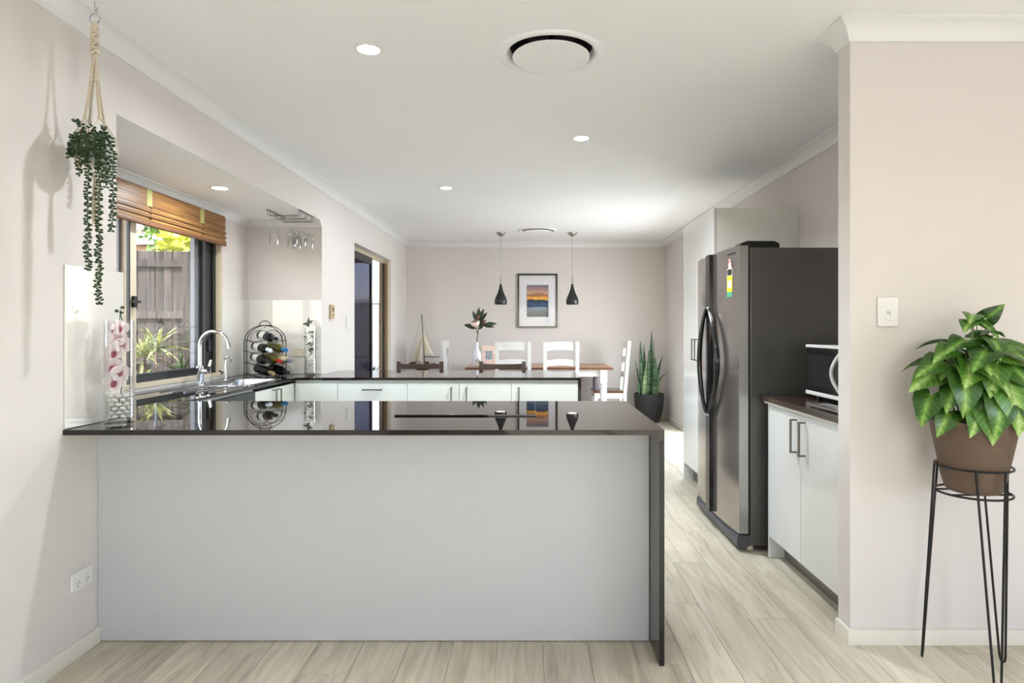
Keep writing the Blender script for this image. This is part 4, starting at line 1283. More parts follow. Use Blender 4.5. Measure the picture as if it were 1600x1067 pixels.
# leaf: joint position (local), pointing direction, face normal hint, size
leaves = []
def L(x, y, z, d, up, s): leaves.append((Vector((x, y, z)), d, up, s))
L(.0, -.02, .40, (.5, -.6, -.45), (0, -.6, 1), 1.0)
L(-.04, -.05, .40, (-.7, -.6, -.2), (-.2, -.5, 1), .8)
L(-.02, -.04, .335, (.75, -.5, -.1), (0, -.7, 1), .9)
L(-.06, -.05, .33, (-.9, -.4, -.2), (0, -.5, 1), 1.0)
L(-.10, -.03, .30, (-.9, -.35, -.35), (0, -.5, 1), .9)
L(-.01, -.09, .30, (-.75, -.6, -.35), (-.1, -.8, .9), 1.25)
L(.03, -.09, .285, (.8, -.55, -.3), (.1, -.8, .9), 1.05)
L(.09, -.03, .30, (.9, -.45, -.05), (0, -.6, 1), 1.35)
L(.14, -.03, .25, (.85, -.5, -.4), (.1, -.7, 1), 1.4)
L(-.13, -.02, .25, (-1, -.3, -.3), (0, -.6, 1), 1.1)
L(-.15, -.01, .205, (-1, -.35, -.4), (-.2, -.6, 1), 1.15)
L(-.10, -.10, .185, (-.15, -.5, -1), (-.1, -1, .3), 1.25)
L(.045, -.13, .155, (.12, -.45, -1), (.05, -1, .35), 1.55)
L(.145, -.10, .125, (.15, -.4, -1), (.2, -1, .3), 1.25)
L(-.035, -.135, .075, (.05, -.35, -1), (0, -1, .25), 1.1)
L(-.075, -.125, .06, (-.3, -.3, -1), (-.2, -1, .3), .75)
L(-.18, -.03, .12, (-.55, -.3, -.9), (-.7, -.6, .4), 1.1)
L(-.02, -.12, .22, (.5, -.6, -.7), (0, -1, .6), 1.0)
L(.0, -.11, .235, (-.4, -.5, -.8), (-.1, -1, .5), 1.1)
L(.06, -.10, .24, (.6, -.4, -.6), (.1, -.9, .6), 1.2)
L(.17, .0, .20, (1, -.3, -.5), (.3, -.6, 1), 1.3)
L(.18, -.06, .13, (.7, -.4, -.8), (.5, -.8, .5), 1.2)
L(.02, -.02, .36, (.9, .1, .1), (0, -.3, 1), .9)
L(.05, .05, .33, (.6, .6, .1), (0, .2, 1), 1.1)
L(-.05, .06, .32, (-.6, .6, .05), (0, .2, 1), 1.1)
L(.12, .05, .28, (.9, .4, -.1), (.1, .2, 1), 1.2)
L(-.12, .05, .25, (-.9, .4, -.1), (-.1, .2, 1), 1.1)
L(.0, .10, .26, (.1, 1, -.2), (0, .4, 1), 1.2)
L(.09, -.09, .09, (.4, -.5, -.9), (.2, -1, .4), .9)
L(.10, -.06, .20, (.4, -.7, -.5), (.1, -.9, .7), 1.1)
L(-.06, -.07, .25, (-.5, -.7, -.5), (-.1, -.9, .6), 1.0)
L(-.11, -.06, .15, (-.7, -.5, -.7), (-.4, -.8, .6), .95)
L(-.14, .02, .10, (-.9, -.1, -.5), (-.5, -.3, .8), .9)
L(.21, -.02, .06, (.8, -.3, -.8), (.6, -.5, .4), .8)
L(.0, -.14, .11, (-.25, -.4, -1), (-.1, -1, .3), 1.2)
L(.10, -.135, .10, (.3, -.4, -1), (.2, -1, .3), 1.0)
L(-.13, -.06, .06, (-.6, -.3, -.8), (-.5, -.8, .4), .9)
L(.19, .04, .16, (1, .1, -.5), (.4, -.3, 1), 1.2)
L(.05, .00, .41, (.3, -.4, .4), (0, -1, .5), .7)
L(.02, -.07, .335, (-.1, -.8, -.5), (0, -.9, .7), .95)
L(-.02, -.03, .425, (-.4, -.5, -.1), (0, -.7, 1), .75)
rl = random.Random(4)
for k in range(16):
    a = rl.uniform(-PI, 0) if k % 2 else rl.uniform(0, PI)
    r = rl.uniform(.05, .12)
    z = rl.uniform(.12, .30)
    L(r * math.cos(a), r * math.sin(a) * .9, z, (math.cos(a), math.sin(a) * .8 - .2, rl.uniform(-.8, -.2)), (math.cos(a) * .5, math.sin(a) * .6 - .3, .7), rl.uniform(.8, 1.15))
for p, d, up, s in leaves:
    o = obj('leaf', am, sy, p, orient(d, up, random.uniform(-.25, .25)))
    o.scale = (s, s, s)
sm = MB()
for p, d, up, s in leaves:
    b0 = Vector((p.x * .3, p.y * .3 , .0))
    md = b0.lerp(p, .55) + Vector((p.x * .12, p.y * .12, .06))
    pts = [tuple((1 - u) ** 2 * b0 + 2 * u * (1 - u) * md + u * u * p) for u in [k / 6 for k in range(7)]]
    sm.tube(pts, [.0034, .003, .0028, .0026, .0024, .0022, .002], 5)
tag(sm.build('stalks', 'syn_stem', sy), kind='stuff')

# ------------------------------------------------------------------ hanging planter
HX, HY = -1.655, 2.43
hg = thing('macrame_hanger', 'cream knotted macrame plant hanger from the ceiling at left', 'plant hanger', (HX, HY, 1.90))
M['cord'] = mat('cotton_cord', rgb(222, 210, 190), .9, bump=.4, bscale=300)
zc = HC - 1.90
MB().tube([(0, 0, zc), (0, 0, zc - .022)] + arc((.0, .008, zc - .03), .008, PI / 2, -PI, 8, 'yz'), .002, 6).build('ceiling_hook', 'steel', hg)
MB().tube([(.019 * math.cos(2 * PI * k / 28), 0, .562 + .019 * math.sin(2 * PI * k / 28)) for k in range(28)], .0024, 8, closed=True).build('ring', 'chrome', hg)
kn = MB()
kn.tube([(0, 0, .545), (0, 0, .52)], .010, 8)
for k in range(9):
    z = .52 - k * .0105
    kn.tube([(.012 * math.cos(2 * PI * j / 12 + k), .007 * math.sin(2 * PI * j / 12 + k), z + .005 * math.sin(2 * PI * j / 12 * 2)) for j in range(12)], .0055, 6, closed=True)
kn.build('sennit_knot', 'cord', hg)
for k in range(4):
    a = PI / 4 + PI / 2 * k + .3
    c_, s_ = math.cos(a), math.sin(a)
    mb = MB()
    for w in (-.003, .003):
        mb.tube([(c_ * .006 + w, s_ * .004, .425), (c_ * .012 + w, s_ * .012, .33), (c_ * .034 + w, s_ * .034, .18)], .0028, 6)
    for q in (-1, 1):
        a2 = a + q * PI / 4
        mb.tube([(c_ * .034, s_ * .034, .18), (.074 * math.cos(a2), .074 * math.sin(a2), .105), (.08 * math.cos(a2), .08 * math.sin(a2), .06), (.05 * math.cos(a2), .05 * math.sin(a2), -.005), (.0, .0, -.03)], .0026, 6)
    for z, r in ((.33, .008), (.18, .007)):
        f = (.425 - z) / .245
        mb.ball((c_ * (.012 + .022 * max(0, (.33 - z) / .15)), s_ * (.012 + .022 * max(0, (.33 - z) / .15)), z), .008, .008, .009, 8, 6)
    mb.build('cord', 'cord', hg)
tl = MB().ball((0, 0, -.035), .012, .012, .015, 10, 6)
for k in range(14):
    a = 2.4 * k
    r = .003 + .006 * (k % 3) / 2
    tl.tube([(r * math.cos(a) * .6, r * math.sin(a) * .6, -.04), (r * math.cos(a) * 1.5, r * math.sin(a) * 1.5, -.12), (r * math.cos(a) * 1.3, r * math.sin(a) * 1.3, -.2 - .01 * (k % 4))], .0017, 5)
tl.build('tassel', 'cord', hg)
o = MB().lathe([(0, 0), (.035, .0), (.058, .02), (.072, .05), (.074, .085), (.069, .105), (.066, .105), (.068, .08), (.06, .03), (0, .015)], n=30).build('ceramic_bowl', mat('pale_ceramic', rgb(206, 202, 198), .35), loc=(HX, HY, 1.90))
tag(o, 'small pale ceramic bowl held in the macrame hanger', 'pot')
hp_ = thing('trailing_succulent', 'trailing green succulent spilling from the hanging bowl', 'plant', (HX, HY, 1.96))
M['bead_leaf'] = mat('succulent_leaf_dark', rgb(44, 70, 34), .4, noise=.3, nscale=60)
def strand(pts, seed, leafs=.006):
    rnd = random.Random(seed)
    mb = MB()
    P = [Vector(p) for p in pts]
    # resample by length
    seg = []
    for a, b in zip(P, P[1:]):
        m = max(1, int((b - a).length / .0075))
        seg += [a.lerp(b, k / m) for k in range(m)]
    seg.append(P[-1])
    seg = [p + Vector((.003 * math.sin(p.z * 55 + seed), .003 * math.cos(p.z * 47 + seed), 0)) for p in seg]
    mb.tube(seg, .0014, 5)
    for i, p in enumerate(seg):
        for q in range(2):
            a = i * 2.1 + q * PI + rnd.uniform(-.4, .4)
            d = Vector((math.cos(a), math.sin(a), rnd.uniform(-.35, .5))).normalized()
            k = len(mb.v)
            mb.ball((0, 0, 0), .0035, .0075, .0045, 6, 4)
            mb.xf(Matrix.Translation(p + d * .0085) @ orient(d).to_matrix().to_4x4(), k)
    mb.build('strand', 'bead_leaf', hp_)
def trail(x, y, zend, seed, mid=.05):
    strand([(x * .35, y * .35, .03), (x * .75, y * .75, .052), (x, y, .035), (x * 1.05, y * 1.05, -.02), (x * 1.08, y * 1.08, (zend - .05) * .5), (x * 1.04, y * 1.08, zend)], seed)
trail(.027, -.074, -.46, 1)
trail(.058, -.064, -.585, 2)
trail(.088, -.036, -.31, 3)
trail(.074, -.052, -.115, 4)
trail(-.036, -.070, -.04, 5)
trail(.0, -.079, -.075, 16)
trail(.05, -.066, -.03, 17)
trail(-.035, -.066, -.03, 6)
trail(.056, -.055, -.09, 7)
trail(.02, -.075, -.06, 8)
trail(-.01, .075, -.12, 9)
trail(-.005, -.076, -.03, 10)
trail(-.07, .02, -.09, 12)
strand([(0, 0, .03), (-.03, -.03, .09), (-.045, -.04, .105)], 13)
strand([(0.01, 0, .03), (.012, -.03, .085), (.01, -.05, .075)], 14)
strand([(0.03, 0, .03), (.05, -.03, .08), (.066, -.04, .055)], 15)

# ------------------------------------------------------------------ orchid vase on the near bench
VX, VY, VZ = -1.69, 2.63, T1
v = thing('cylinder_vase', 'tall clear glass cylinder vase with pink orchids on the near bench', 'vase', (VX, VY, VZ))
MB().lathe([(0, 0), (.0545, 0), (.0565, .003), (.0565, .42), (.0535, .42), (.0535, .02), (0, .016)], n=40).build('glass', 'glass', v)
M['pebble'] = mat('white_pebble', rgb(226, 225, 220), .45, noise=.06, nscale=30)
random.seed(5)
pb = MB().ball((0, 0, 0), .0135, .0115, .0085, 10, 7).mesh('pebble', 'pebble', 60)
def pebble_ring(r, n, z, off):
    for k in range(n):
        a = 2 * PI * k / n + off
        o = obj('pebble', pb, None, (VX + r * math.cos(a), VY + r * math.sin(a), VZ + z), (random.uniform(-.4, .4), random.uniform(-.4, .4), a + PI / 2 + random.uniform(-.5, .5)))
        s = random.uniform(.85, 1.08)
        o.scale = (s, s, s)
        tag(o, 'smooth white pebble at the bottom of the pink orchid vase', 'pebble', 'white pebbles in the orchid vase')
for k, z in enumerate((.027, .044, .061, .078, .095, .111)):
    pebble_ring(.039, 9, z, .35 * (k % 2))
    if k == 5:
        pebble_ring(.016, 4, z, .2)
oc = thing('orchid_spray', 'white orchid blooms with magenta throats inside the glass cylinder vase', 'flower', (VX, VY, VZ + .12))
MB().tube([(0, 0, -.04), (.012, .01, .08), (-.008, .012, .2), (.012, .0, .30), (.004, -.004, .335)], .0024, 6).build('stem', 'leaf_mag', oc)
def orchid_mat():
    m = bpy.data.materials.new('orchid_petal'); m.use_nodes = True
    nt = m.node_tree
    tc = nt.nodes.new('ShaderNodeTexCoord'); ln = nt.nodes.new('ShaderNodeVectorMath'); ln.operation = 'LENGTH'
    nt.links.new(tc.outputs['Object'], ln.inputs[0])
    nz = nt.nodes.new('ShaderNodeTexNoise'); nz.inputs['Scale'].default_value = 130
    nt.links.new(tc.outputs['Object'], nz.inputs['Vector'])
    ma = nt.nodes.new('ShaderNodeMath'); ma.operation = 'MULTIPLY_ADD'; ma.inputs[1].default_value = .02
    nt.links.new(nz.outputs[0], ma.inputs[0]); nt.links.new(ln.outputs['Value'], ma.inputs[2])
    mr = nt.nodes.new('ShaderNodeMapRange'); mr.inputs[1].default_value = .012; mr.inputs[2].default_value = .06
    nt.links.new(ma.outputs[0], mr.inputs[0])
    r = ramp_node(nt, [(0, rgb(130, 30, 80)), (.10, rgb(160, 60, 104)), (.24, rgb(224, 196, 206)), (.45, rgb(240, 232, 234))])
    nt.links.new(mr.outputs[0], r.inputs[0]); nt.links.new(r.outputs[0], nt.nodes['Principled BSDF'].inputs['Base Color'])
    nt.nodes['Principled BSDF'].inputs['Roughness'].default_value = .5
    return m
M['orchid'] = orchid_mat()
M['orchid_lip'] = mat('orchid_lip_magenta', rgb(150, 48, 92), .5, noise=.35, nscale=120)
def orchid_mesh():
    mb = MB()
    for an, Lp, Wp in ((PI / 2, .036, .018), (PI / 2 + 1.25, .040, .026), (PI / 2 - 1.25, .040, .026), (PI / 2 + 2.45, .036, .017), (PI / 2 - 2.45, .036, .017)):
        rows = []
        for i in range(7):
            u = i / 6
            w = Wp * math.sin(PI * (.08 + .88 * u)) ** .7 if i < 6 else Wp * .25
            rows.append([(Lp * u, w * q, .010 * u * u - .35 * w * abs(q) * u + .006 * u) for q in (-1, -.5, 0, .5, 1)])
        k = len(mb.v)
        mb.grid(rows)
        mb.xf(Matrix.Rotation(an, 4, 'Z'), k)
    return mb
om = orchid_mesh().mesh('bloom', 'orchid', 70, fix=False)
lipm = MB().ball((0, -.008, .008), .008, .012, .008, 10, 6).ball((0, -.002, .012), .005, .005, .006, 8, 5).mesh('lip', 'orchid_lip', 60)
for (x, y, z, d, s) in ((-.006, -.02, .045, (.05, -1, .15), .9), (-.010, -.018, .105, (-.1, -1, .5), 1.0), (.012, -.012, .085, (.7, -.8, -.2), .8), (-.004, -.016, .165, (-.15, -1, .35), .95), (.018, -.008, .20, (.8, -.7, -.1), .75),
                       (.004, -.012, .225, (.2, -1, .1), .8), (-.008, -.010, .265, (-.5, -1, .2), .8), (.012, -.010, .265, (.4, -1, .3), .7), (-.018, .012, .14, (-.9, .3, .1), .8), (.01, .018, .2, (.2, 1, .2), .8), (-.01, .018, .08, (-.1, 1, .2), .8)):
    dd = Vector(d).normalized()
    rt = dd.to_track_quat('Z', 'Y').to_euler()
    s *= 1.22
    o = obj('bloom', om, oc, (x, y, z), rt); o.scale = (s, s, s)
    l = obj('lip', lipm, o, (0, 0, 0))
MB().tube([(.004, -.004, .30), (.01, -.008, .345)], .0016, 5).ball((.018, -.008, .352), .009, .006, .006).ball((-.004, -.010, .338), .008, .007, .007).ball((.013, -.006, .331), .007, .006, .006).build('bud', 'bead_leaf', oc)

# ------------------------------------------------------------------ second vase with white flowers in the far corner
v2 = thing('cylinder_vase', 'glass cylinder vase with small white flowers by the cream outlet', 'vase', (-1.855, 5.392, T1))
MB().lathe([(0, 0), (.046, 0), (.048, .003), (.048, .39), (.0455, .39), (.0455, .016), (0, .012)], n=32).build('glass', 'glass', v2)
mb = MB()
random.seed(9)
for k in range(9):
    for j in range(8):
        a = 2 * PI * j / 8 + k * .4
        i0 = len(mb.v)
        mb.ball((0, 0, 0), .012, .010, .008, 7, 5)
        mb.xf(Matrix.Translation((.032 * math.cos(a), .032 * math.sin(a), .024 + .0125 * k)) @ Matrix.Rotation(random.uniform(0, 3), 4, 'Z'), i0)
o = mb.build('white_gravel', 'pebble', loc=(-1.855, 5.392, T1))
tag(o, 'white gravel filling the bottom of the white flower vase', 'gravel', kind='stuff')
wf = thing('white_flower_stems', 'stems of white blossom inside the far glass vase', 'flower', (-1.855, 5.392, T1 + .13))
MB().tube([(0, 0, -.02), (.01, 0, .1), (-.008, 0, .2), (-.012, 0, .31)], .003, 6).tube([(0, 0, .1), (.02, 0, .22), (.015, 0, .29)], .0025, 6).build('stem', 'leaf_mag', wf)
M['white_petal'] = mat('white_petal', rgb(240, 238, 228), .6)
wb_ = MB()
for i in range(5):
    a = 2 * PI * i / 5
    k = len(wb_.v)
    wb_.ball((0, 0, 0), .015, .009, .004, 8, 5)
    wb_.xf(Matrix.Rotation(a, 4, 'Z') @ Matrix.Translation((.013, 0, .003)) @ Matrix.Rotation(-.4, 4, 'Y'), k)
wbm = wb_.mesh('bloom', 'white_petal', 60)
lm2 = leaf_mesh(.05, .010).mesh('leaf', 'leaf_mag', 60, fix=False)
random.seed(12)
for (x, z) in ((.02, .02), (-.015, .05), (.02, .09), (-.02, .12), (.012, .16), (-.015, .19), (.024, .22), (-.02, .25), (.02, .27), (.028, .245), (.0, .0)):
    obj('bloom', wbm, wf, (x, -.012 - random.random() * .012, z), Vector((random.uniform(-.4, .4), -1, .3)).to_track_quat('Z', 'Y').to_euler())
for (x, z, d) in ((-.01, .27, (-.4, -.3, 1)), (-.012, .3, (.1, -.2, 1)), (.0, .22, (.6, -.6, .3)), (.012, .14, (-.5, -.7, -.3)), (.01, .1, (.5, -.7, -.5)), (-.008, .18, (-.6, -.6, .2)), (-.012, .3, (-.9, -.2, -.1)), (.0, .06, (.3, -.8, .6)), (-.01, .3, (.7, -.3, .5))):
    obj('leaf', lm2, wf, (x, -.012, z), orient(d, (0, -1, .3)))

# ------------------------------------------------------------------ wine rack and bottles
RX, RY = -2.165, 5.22
rk = thing('wine_rack', 'arched black wire wine rack in the corner of the bench', 'wine rack', (RX, RY, T1), rotz=math.radians(30))
RW, RD = .148, .085
def arch(y):
    p = [(-RW, y, .0), (-RW, y, .27)] + [(RW * math.cos(a), y, .27 + RW * math.sin(a) * .98) for a in [PI - PI * k / 18 for k in range(1, 18)]] + [(RW, y, .27), (RW, y, .0)]
    return p
for y in (-RD, RD):
    MB().tube(arch(y), .0035, 8).build('arch_frame', 'wire', rk)
for z in (.012, .105, .195, .285):
    mb = MB()
    for y in (-RD, RD):
        n = 24
        mb.tube([(-RW + 2 * RW * k / n, y, z + .010 * math.cos(2 * PI * 2 * k / n)) for k in range(n + 1)], .0025, 6)
    for x in (-RW, RW):
        mb.tube([(x, -RD, z), (x, RD, z)], .0025, 6)
    mb.build('shelf_wire', 'wire', rk)
for s_ in (-1, 1):
    MB().tube(arc((s_ * .045, -RD, .30), .075, 0, PI, 14), .0025, 6).build('scroll', 'wire', rk)
MB().tube([(0, -RD, .40), (0, RD, .40)], .003, 6).build('ridge_wire', 'wire', rk)
MB().tube(arc((0, 0, .405), .045, 0, PI, 14), .0035, 8).build('carry_loop', 'wire', rk)
M['bot_dark'] = mat('dark_bottle_glass', rgb(18, 20, 18), .08)
M['bot_green'] = mat('olive_bottle_glass', rgb(96, 92, 40), .1)
M['bot_clear'] = mat('pale_straw_bottle', rgb(190, 178, 140), .1)
M['label_white'] = mat('bottle_label_white', rgb(226, 224, 218), .6)
def bottle(x, z, glass, cap, label, lab, y=-.0, tiltz=0.0, labm=True):
    """wine bottle lying in the rack, neck to the front"""
    t = thing('wine_bottle', label, 'bottle', (0, 0, 0), group='bottles in the wine rack')
    R = Matrix.Rotation(PI / 2, 4, 'X')
    MB().lathe([(0, 0), (.030, 0), (.0365, .006), (.0365, .19), (.032, .212), (.018, .235), (.0145, .25), (.0145, .262)], n=24).xf(R).build('body', glass, t)
    MB().lathe([(.0150, .232), (.0158, .25), (.0155, .30), (.0165, .303), (.0165, .312), (0, .313)], n=18).xf(R).build('capsule', cap, t)
    if labm:
        MB().lathe([(.0369, .05), (.0369, .14)], n=24).xf(R).build('label', 'label_white', t)
    m = rk.matrix_basis @ Matrix.Translation((x, y, z)) @ Matrix.Rotation(tiltz, 4, 'Z') @ Matrix.Rotation(.10, 4, 'X')
    t.matrix_basis = m
    return t
CAPS = {k: mat('capsule_' + k, c, r, metal=m_) for k, c, r, m_ in (('black', rgb(34, 32, 34), .3, 0), ('white', rgb(216, 222, 226), .35, 0), ('blue', rgb(40, 108, 160), .35, 0), ('red', rgb(170, 40, 34), .3, 0), ('gold', rgb(186, 164, 120), .3, .5), ('grey', rgb(110, 116, 126), .35, 0))}
yb = .125
rt = .26
bottle(-.02, .335, 'bot_dark', CAPS['black'], 'dark wine bottle lying alone on the top tier of the rack', 1, yb, rt)
bottle(-.062, .245, 'bot_dark', CAPS['white'], 'dark wine bottle with white cap on the second tier', 1, yb, rt)
bottle(.055, .245, 'bot_green', CAPS['blue'], 'olive wine bottle with bright blue cap', 0, yb, rt, False)
bottle(-.07, .155, 'bot_dark', CAPS['black'], 'dark wine bottle with black cap and white label, third tier left', 1, yb, rt)
bottle(.012, .155, 'bot_green', CAPS['red'], 'wine bottle with red foil cap in the middle of the third tier', 0, yb + .02, rt, False)
bottle(.088, .155, 'bot_clear', CAPS['grey'], 'pale wine bottle with grey cap, third tier right', 0, yb, rt, False)
bottle(-.045, .062, 'bot_dark', CAPS['gold'], 'sparkling wine bottle with gold foil neck on the lowest tier', 0, yb - .02, rt, False)
bottle(.07, .062, 'bot_dark', CAPS['black'], 'dark wine bottle on the lowest tier at the right', 0, yb, rt, False)

# ------------------------------------------------------------------ wine glasses hanging from a rack under the soffit
gr = thing('stemware_rack', 'steel wire stemware rack under the soffit', 'glass rack', (-1.905, 5.11, HS))
mb = MB()
for x in (-.13, .115):
    MB().box(x - .010, x + .010, -.16, .19, -.004, 0).build('mount_plate', 'handle', gr, smooth=0)
for k, y in enumerate((-.14, .0, .14)):
    mb = MB()
    for dy in (-.024, .024):
        mb.tube([(-.13, y + dy, -.004), (-.13, y + dy, -.034), (-.12, y + dy, -.045), (.10, y + dy, -.045), (.115, y + dy, -.034), (.115, y + dy, -.004)], .0022, 6)
    mb.build('rail', 'handle', gr)
def wine_glass(x, y, label):
    t = thing('wine_glass', label, 'glass', (-1.905 + x, 5.11 + y, HS - .041), group='wine glasses hanging upside down')
    MB().lathe([(0, .0), (.034, .0), (.034, -.002), (.008, -.006), (.004, -.014), (.0036, -.085), (.008, -.095), (.026, -.112), (.038, -.138), (.041, -.165), (.036, -.205), (.033, -.225), (.0318, -.225), (.0345, -.205), (.0395, -.165), (.0365, -.139), (.025, -.114), (.0, -.098)], n=24).build('glass', 'glass', t, smooth=60)
    return t
wine_glass(-.085, -.14, 'wine glass hanging leftmost, at the front of the stemware rack')
wine_glass(.0, .0, 'wine glass hanging second from the left on the stemware rack')
wine_glass(.065, -.14, 'largest-looking wine glass at the front right of the stemware rack')
wine_glass(.08, .0, 'wine glass in the middle row, right of centre on the stemware rack')
wine_glass(-.01, .14, 'rearmost wine glass hanging behind the others')
wine_glass(.09, .14, 'wine glass at the far right end of the stemware rack')

# ------------------------------------------------------------------ woven timber blind over the kitchen window
bl = thing('timber_roman_blind', 'brown woven timber blind pulled up over the kitchen window', 'blind', (-2.405, 0, 0))
M['reed'] = striped_wood('blind_reed', rgb(84, 50, 26), rgb(190, 138, 76), (30, 1.2, 110), .4)
M['reed_dark'] = striped_wood('blind_reed_dark', rgb(88, 52, 32), rgb(140, 92, 54), (12, 1.2, 60), .45)
B0, B1 = W0 + .01, W1 - .005
MB().box(.004, .03, B0, B1, 2.125, 2.157).build('head_rail', 'reed_dark', bl, smooth=0)
mb = MB()
for k in range(9):
    z = 2.150 - k * .0118
    mb.box(.030, .035, B0, B1, z - .0098, z)
tag(mb.build('valance', 'reed', bl, smooth=0), kind='stuff')
mb = MB()
for k in range(12):
    z = 2.045 - k * .0085
    x = .022 + .016 * abs(math.sin(k * .75))
    mb.box(x, x + .010, B0, B1 - .01, z - .0068, z)
    mb.box(x - .02, x - .012, B0, B1 - .01, z - .0078, z)
tag(mb.build('folded_reeds', 'reed', bl, smooth=0), kind='stuff')
MB().rbox(.012, .048, B0, B1 - .01, 1.925, 1.948, .004).build('bottom_rail', 'reed_dark', bl)
M['tape'] = mat('pale_green_tape', rgb(178, 176, 108), .7)
for y in (3.22, 3.98, 4.62):
    MB().box(.0352, .0364, y - .028, y + .028, 2.046, 2.150).build('tape', 'tape', bl, smooth=0)
    mb = MB()
    for q in range(3):
        mb.tube([(.042 + .004 * math.sin(k * 1.7 + q), y + .012 * math.sin(k * 1.3 + q * 2), 2.045 - k * .0095) for k in range(11)], .0026, 5)
    mb.build('cord', 'reed_dark', bl)
tag(bl)

# ------------------------------------------------------------------ outdoors
gmat = mat('garden_soil', rgb(120, 104, 84), .95, noise=.3, nscale=8)
struct(MB().box(-14, -2.56, -6, 20, -.2, -.12).build('ground', gmat, smooth=0), 'garden ground outside the window')
struct(MB().box(-3.15, -2.55, YF, YB + 1, 2.33, 2.40).build('sunshade', mat('sunshade_lining', rgb(200, 198, 190), .7), smooth=0), 'eave added out of view to keep sun off the kitchen window')  # unseen overhang added to block sun from entering the kitchen window
M['paling'] = striped_wood('weathered_paling', rgb(30, 26, 24), rgb(84, 74, 68), (22, 22, 1.2), .85, .38)
fy0 = 6.25
fn = thing('paling_fence', 'weathered grey timber paling fence outside the kitchen window', 'fence', (-2.66, fy0, 0), rotz=math.radians(6))
pal = MB().rbox(-.0388, .0388, -.010, .010, -.12, 2.035, .005, 1).mesh('paling', 'paling', 0)
for k in range(46):
    o = obj('paling', pal, fn, (-.04 - .079 * k, (.004 if k % 2 else -.004), random.uniform(-.004, .004)))
for z in (.35, 1.42, 1.915):
    MB().box(-3.66, 0, -.045, -.010, z - .035, z + .035).build('rail', 'paling', fn, smooth=0)
for x in (-.6, -3.0):
    MB().box(x - .05, x + .05, -.13, -.047, -.12, 1.96).build('post', 'paling', fn, smooth=0)
# striped grassy shrubs in front of the fence
M['stripe_leaf'] = leaf_ramp('variegated_strap_leaf', rgb(70, 96, 44), rgb(206, 204, 128), 26, stretch=(1, 1, .3), p0=.42, p1=.6)
M['dark_leaf'] = leaf_ramp('dark_strap_leaf', rgb(40, 62, 36), rgb(92, 120, 62), 10)
def spray_shrub(loc, heads, Ln, m, label, seed, name='strap_leaf_shrub', cat='shrub', W=.010, group='strap-leaf shrubs by the fence'):
    rnd = random.Random(seed)
    t = thing(name, label, cat, loc, group=group)
    mb = MB(); sb = MB()
    for (hx_, hy_, hz_) in heads:
        sb.tube([(hx_ * .3, hy_ * .3, -.1), (hx_ * .8, hy_ * .8, hz_ * .6), (hx_, hy_, hz_)], .008, 6)
        for k in range(44):
            a = 2.4 * k + rnd.uniform(-.3, .3)
            el = rnd.uniform(-.25, 1.25)
            d = Vector((math.cos(a) * math.cos(el), math.sin(a) * math.cos(el), math.sin(el)))
            ll = Ln * rnd.uniform(.75, 1.1)
            rows = []
            side = d.cross(Vector((0, 0, 1)))
            side = side.normalized() if side.length > .05 else Vector((1, 0, 0))
            for i in range(6):
                u = i / 5
                p = Vector((hx_, hy_, hz_)) + d * ll * u + Vector((0, 0, -.25 * ll * u * u))
                w = W * math.sin(PI * (.15 + .83 * u))
                up_ = side.cross(d) * w * .35
                rows.append([tuple(p - side * w + up_), tuple(p), tuple(p + side * w + up_)])
            mb.grid(rows)
    mb.build('foliage', m, t, fix=False, smooth=60)
    sb.build('stem', 'twig', t)
    return t
spray_shrub((-3.30, 5.55, 0), [(-.05, 0, 1.05), (.12, -.1, 1.12), (-.2, -.05, .86), (.0, -.15, .8)], .30, 'stripe_leaf', 'cream-striped strap-leaf shrub in the middle of the kitchen window', 3, W=.011)
spray_shrub((-2.98, 5.75, 0), [(0, 0, 1.15), (.1, .05, 1.0), (-.12, -.05, .88)], .28, 'dark_leaf', 'green strap-leaf shrub at the right edge of the kitchen window', 4)
spray_shrub((-3.75, 5.75, 0), [(0, 0, 1.1), (.12, -.1, .9), (-.2, 0, 1.2)], .30, 'dark_leaf', 'green strap-leaf shrub behind the cream window mullion', 5)
spray_shrub((-3.05, 5.40, 0), [(0, 0, .72), (.1, .1, .8)], .26, 'dark_leaf', 'low dark strap-leaf shrub under the striped one', 6)
# trees beyond the fence
def bushy_tree(loc, crown, r, m, label, seed, nl=900, leaf=.09):
    rnd = random.Random(seed)
    t = thing('garden_tree', label, 'tree', loc, group='trees beyond the paling fence')
    MB().tube([(0, 0, -.15), (.05, .02, crown[2] * .5), (crown[0], crown[1], crown[2])], [.07, .055, .03], 8).build('trunk', 'twig', t)
    mb = MB()
    for k in range(nl):
        d = Vector((rnd.gauss(0, 1), rnd.gauss(0, 1), rnd.gauss(0, 1))).normalized() * (rnd.random() ** .4)
        p = Vector(crown) + Vector((d.x * r[0], d.y * r[1], d.z * r[2]))
        dr = Vector((rnd.gauss(0, 1), rnd.gauss(0, 1), rnd.gauss(0, .6))).normalized()
        sd = dr.cross(Vector((rnd.gauss(0, 1), rnd.gauss(0, 1), rnd.gauss(0, 1)))).normalized()
        ll, w = leaf * rnd.uniform(.7, 1.3), leaf * .28
        mb.add([tuple(p), tuple(p + dr * ll * .5 + sd * w), tuple(p + dr * ll), tuple(p + dr * ll * .5 - sd * w)], [(0, 1, 2, 3)])
    mb.build('foliage', m, t, fix=False, smooth=0)
M['tree_green'] = leaf_ramp('tree_leaf_green', rgb(48, 88, 30), rgb(120, 160, 62), 2.5)
M['tree_lime'] = leaf_ramp('tree_leaf_lime', rgb(150, 170, 40), rgb(226, 222, 96), 2.5)
bushy_tree((-4.75, 9.1, 0), (0, 0, 2.65), (.75, .6, .55), 'tree_green', 'dark green bushy tree above the fence, behind the window', 1, 1500)
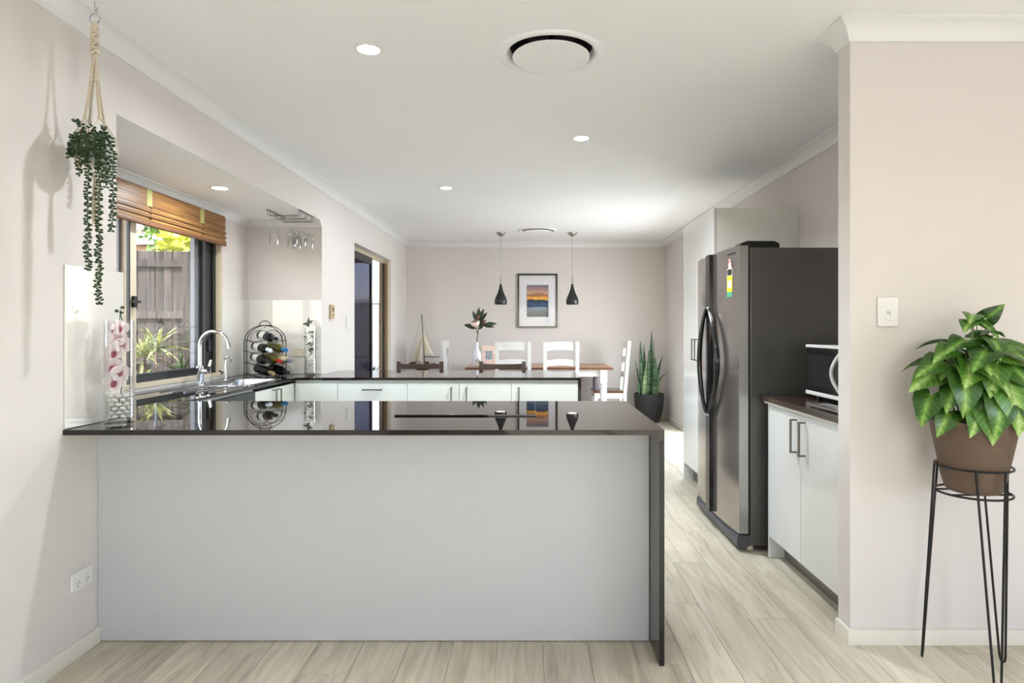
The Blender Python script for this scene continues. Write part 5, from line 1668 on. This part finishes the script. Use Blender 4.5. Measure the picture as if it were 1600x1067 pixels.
bushy_tree((-3.75, 7.6, 0), (0, 0, 2.28), (.62, .4, .30), 'tree_lime', 'lime yellow shrub showing just above the fence top', 2, 1100, .12)
bushy_tree((-6.3, 8.6, 0), (0, 0, 2.4), (.7, .6, .6), 'tree_green', 'green tree above the fence left of the window mullion', 3, 1200)
bushy_tree((-5.6, 10.5, 0), (0, 0, 2.45), (.7, .6, .30), 'tree_green', 'low green tree in front of the neighbouring roof', 4, 900)
# neighbouring house
nb = thing('neighbour_house', 'neighbouring house with cream wall and dark roof beyond the fence', 'house', (-9.5, 16.5, 0))
MB().box(-4, 3.2, -2, 3, -.12, 3.25).build('wall', mat('neighbour_wall_cream', rgb(222, 196, 172), .8), nb, smooth=0)
MB().prism([(-2.6, 3.25), (.5, 4.7), (3.6, 3.25), (3.6, 3.15), (-2.6, 3.15)], -4.4, 3.6, 'x').build('roof', mat('neighbour_roof_tile', rgb(120, 100, 92), .8, noise=.2, nscale=6), nb, smooth=0)
MB().box(-4.4, 3.6, -2.68, -2.6, 3.12, 3.3).build('gutter', 'trim', nb, smooth=0)
# palm fronds hanging by the window
pl = thing('palm_tree', 'slender palm with dark arching fronds outside the window', 'palm', (-5.5, 6.95, 0))
MB().tube([(0, 0, -.15), (.05, 0, 1.4), (.0, 0, 2.85)], [.06, .05, .04], 10).build('trunk', 'twig', pl)
for k, (a, el) in enumerate(((-.3, .15), (.4, .3), (1.2, .2), (2.2, .3), (3.0, .2), (-1.1, .25), (-1.9, .3), (-.7, .6), (4.0, .5))):
    mb = MB()
    d = Vector((math.cos(a), math.sin(a), 0))
    sp = []
    for i in range(13):
        u = i / 12
        sp.append(Vector((0, 0, 2.85)) + d * 1.15 * u + Vector((0, 0, el * 1.2 * u - .75 * u * u)))
    mb.tube(sp, .006, 5)
    sd = Vector((-d.y, d.x, 0))
    for i in range(2, 13):
        for q in (-1, 1):
            ll = .34 * math.sin(PI * (.2 + .7 * i / 12))
            p = sp[i]
            e_ = p + sd * q * ll * .75 + d * ll * .5 + Vector((0, 0, -ll * .55))
            m_ = p.lerp(e_, .5) + Vector((0, 0, .03))
            w_ = d * .012
            mb.grid([[tuple(p - w_ * .5), tuple(p + w_ * .5)], [tuple(m_ - w_), tuple(m_ + w_)], [tuple(e_), tuple(e_ + w_ * .1)]])
    mb.build('frond', 'dark_leaf', pl, fix=False, smooth=60)
# side yard beyond the sliding door: pale rendered wall and hedge
o = thing('garden_wall', 'white rendered garden wall beyond the sliding door', 'wall', (-2.6, 11.5, 0))
MB().box(-3.5, .95, 0, .15, -.12, 1.75).build('render', mat('render_white', rgb(150, 150, 154), .8), o, smooth=0)
MB().box(-3.52, .97, -.02, .17, 1.75, 1.82).build('coping', 'trim', o, smooth=0)
struct(MB().box(-14, 6, 20, 20.1, -.2, -.12).build('ground_far', gmat, smooth=0), 'garden ground far away')
spray_shrub((-2.72, 10.4, 0), [(0, 0, .35), (.15, 0, .45), (-.2, .1, .4)], .4, 'dark_leaf', 'green shrub low beyond the sliding door', 8, W=.02)
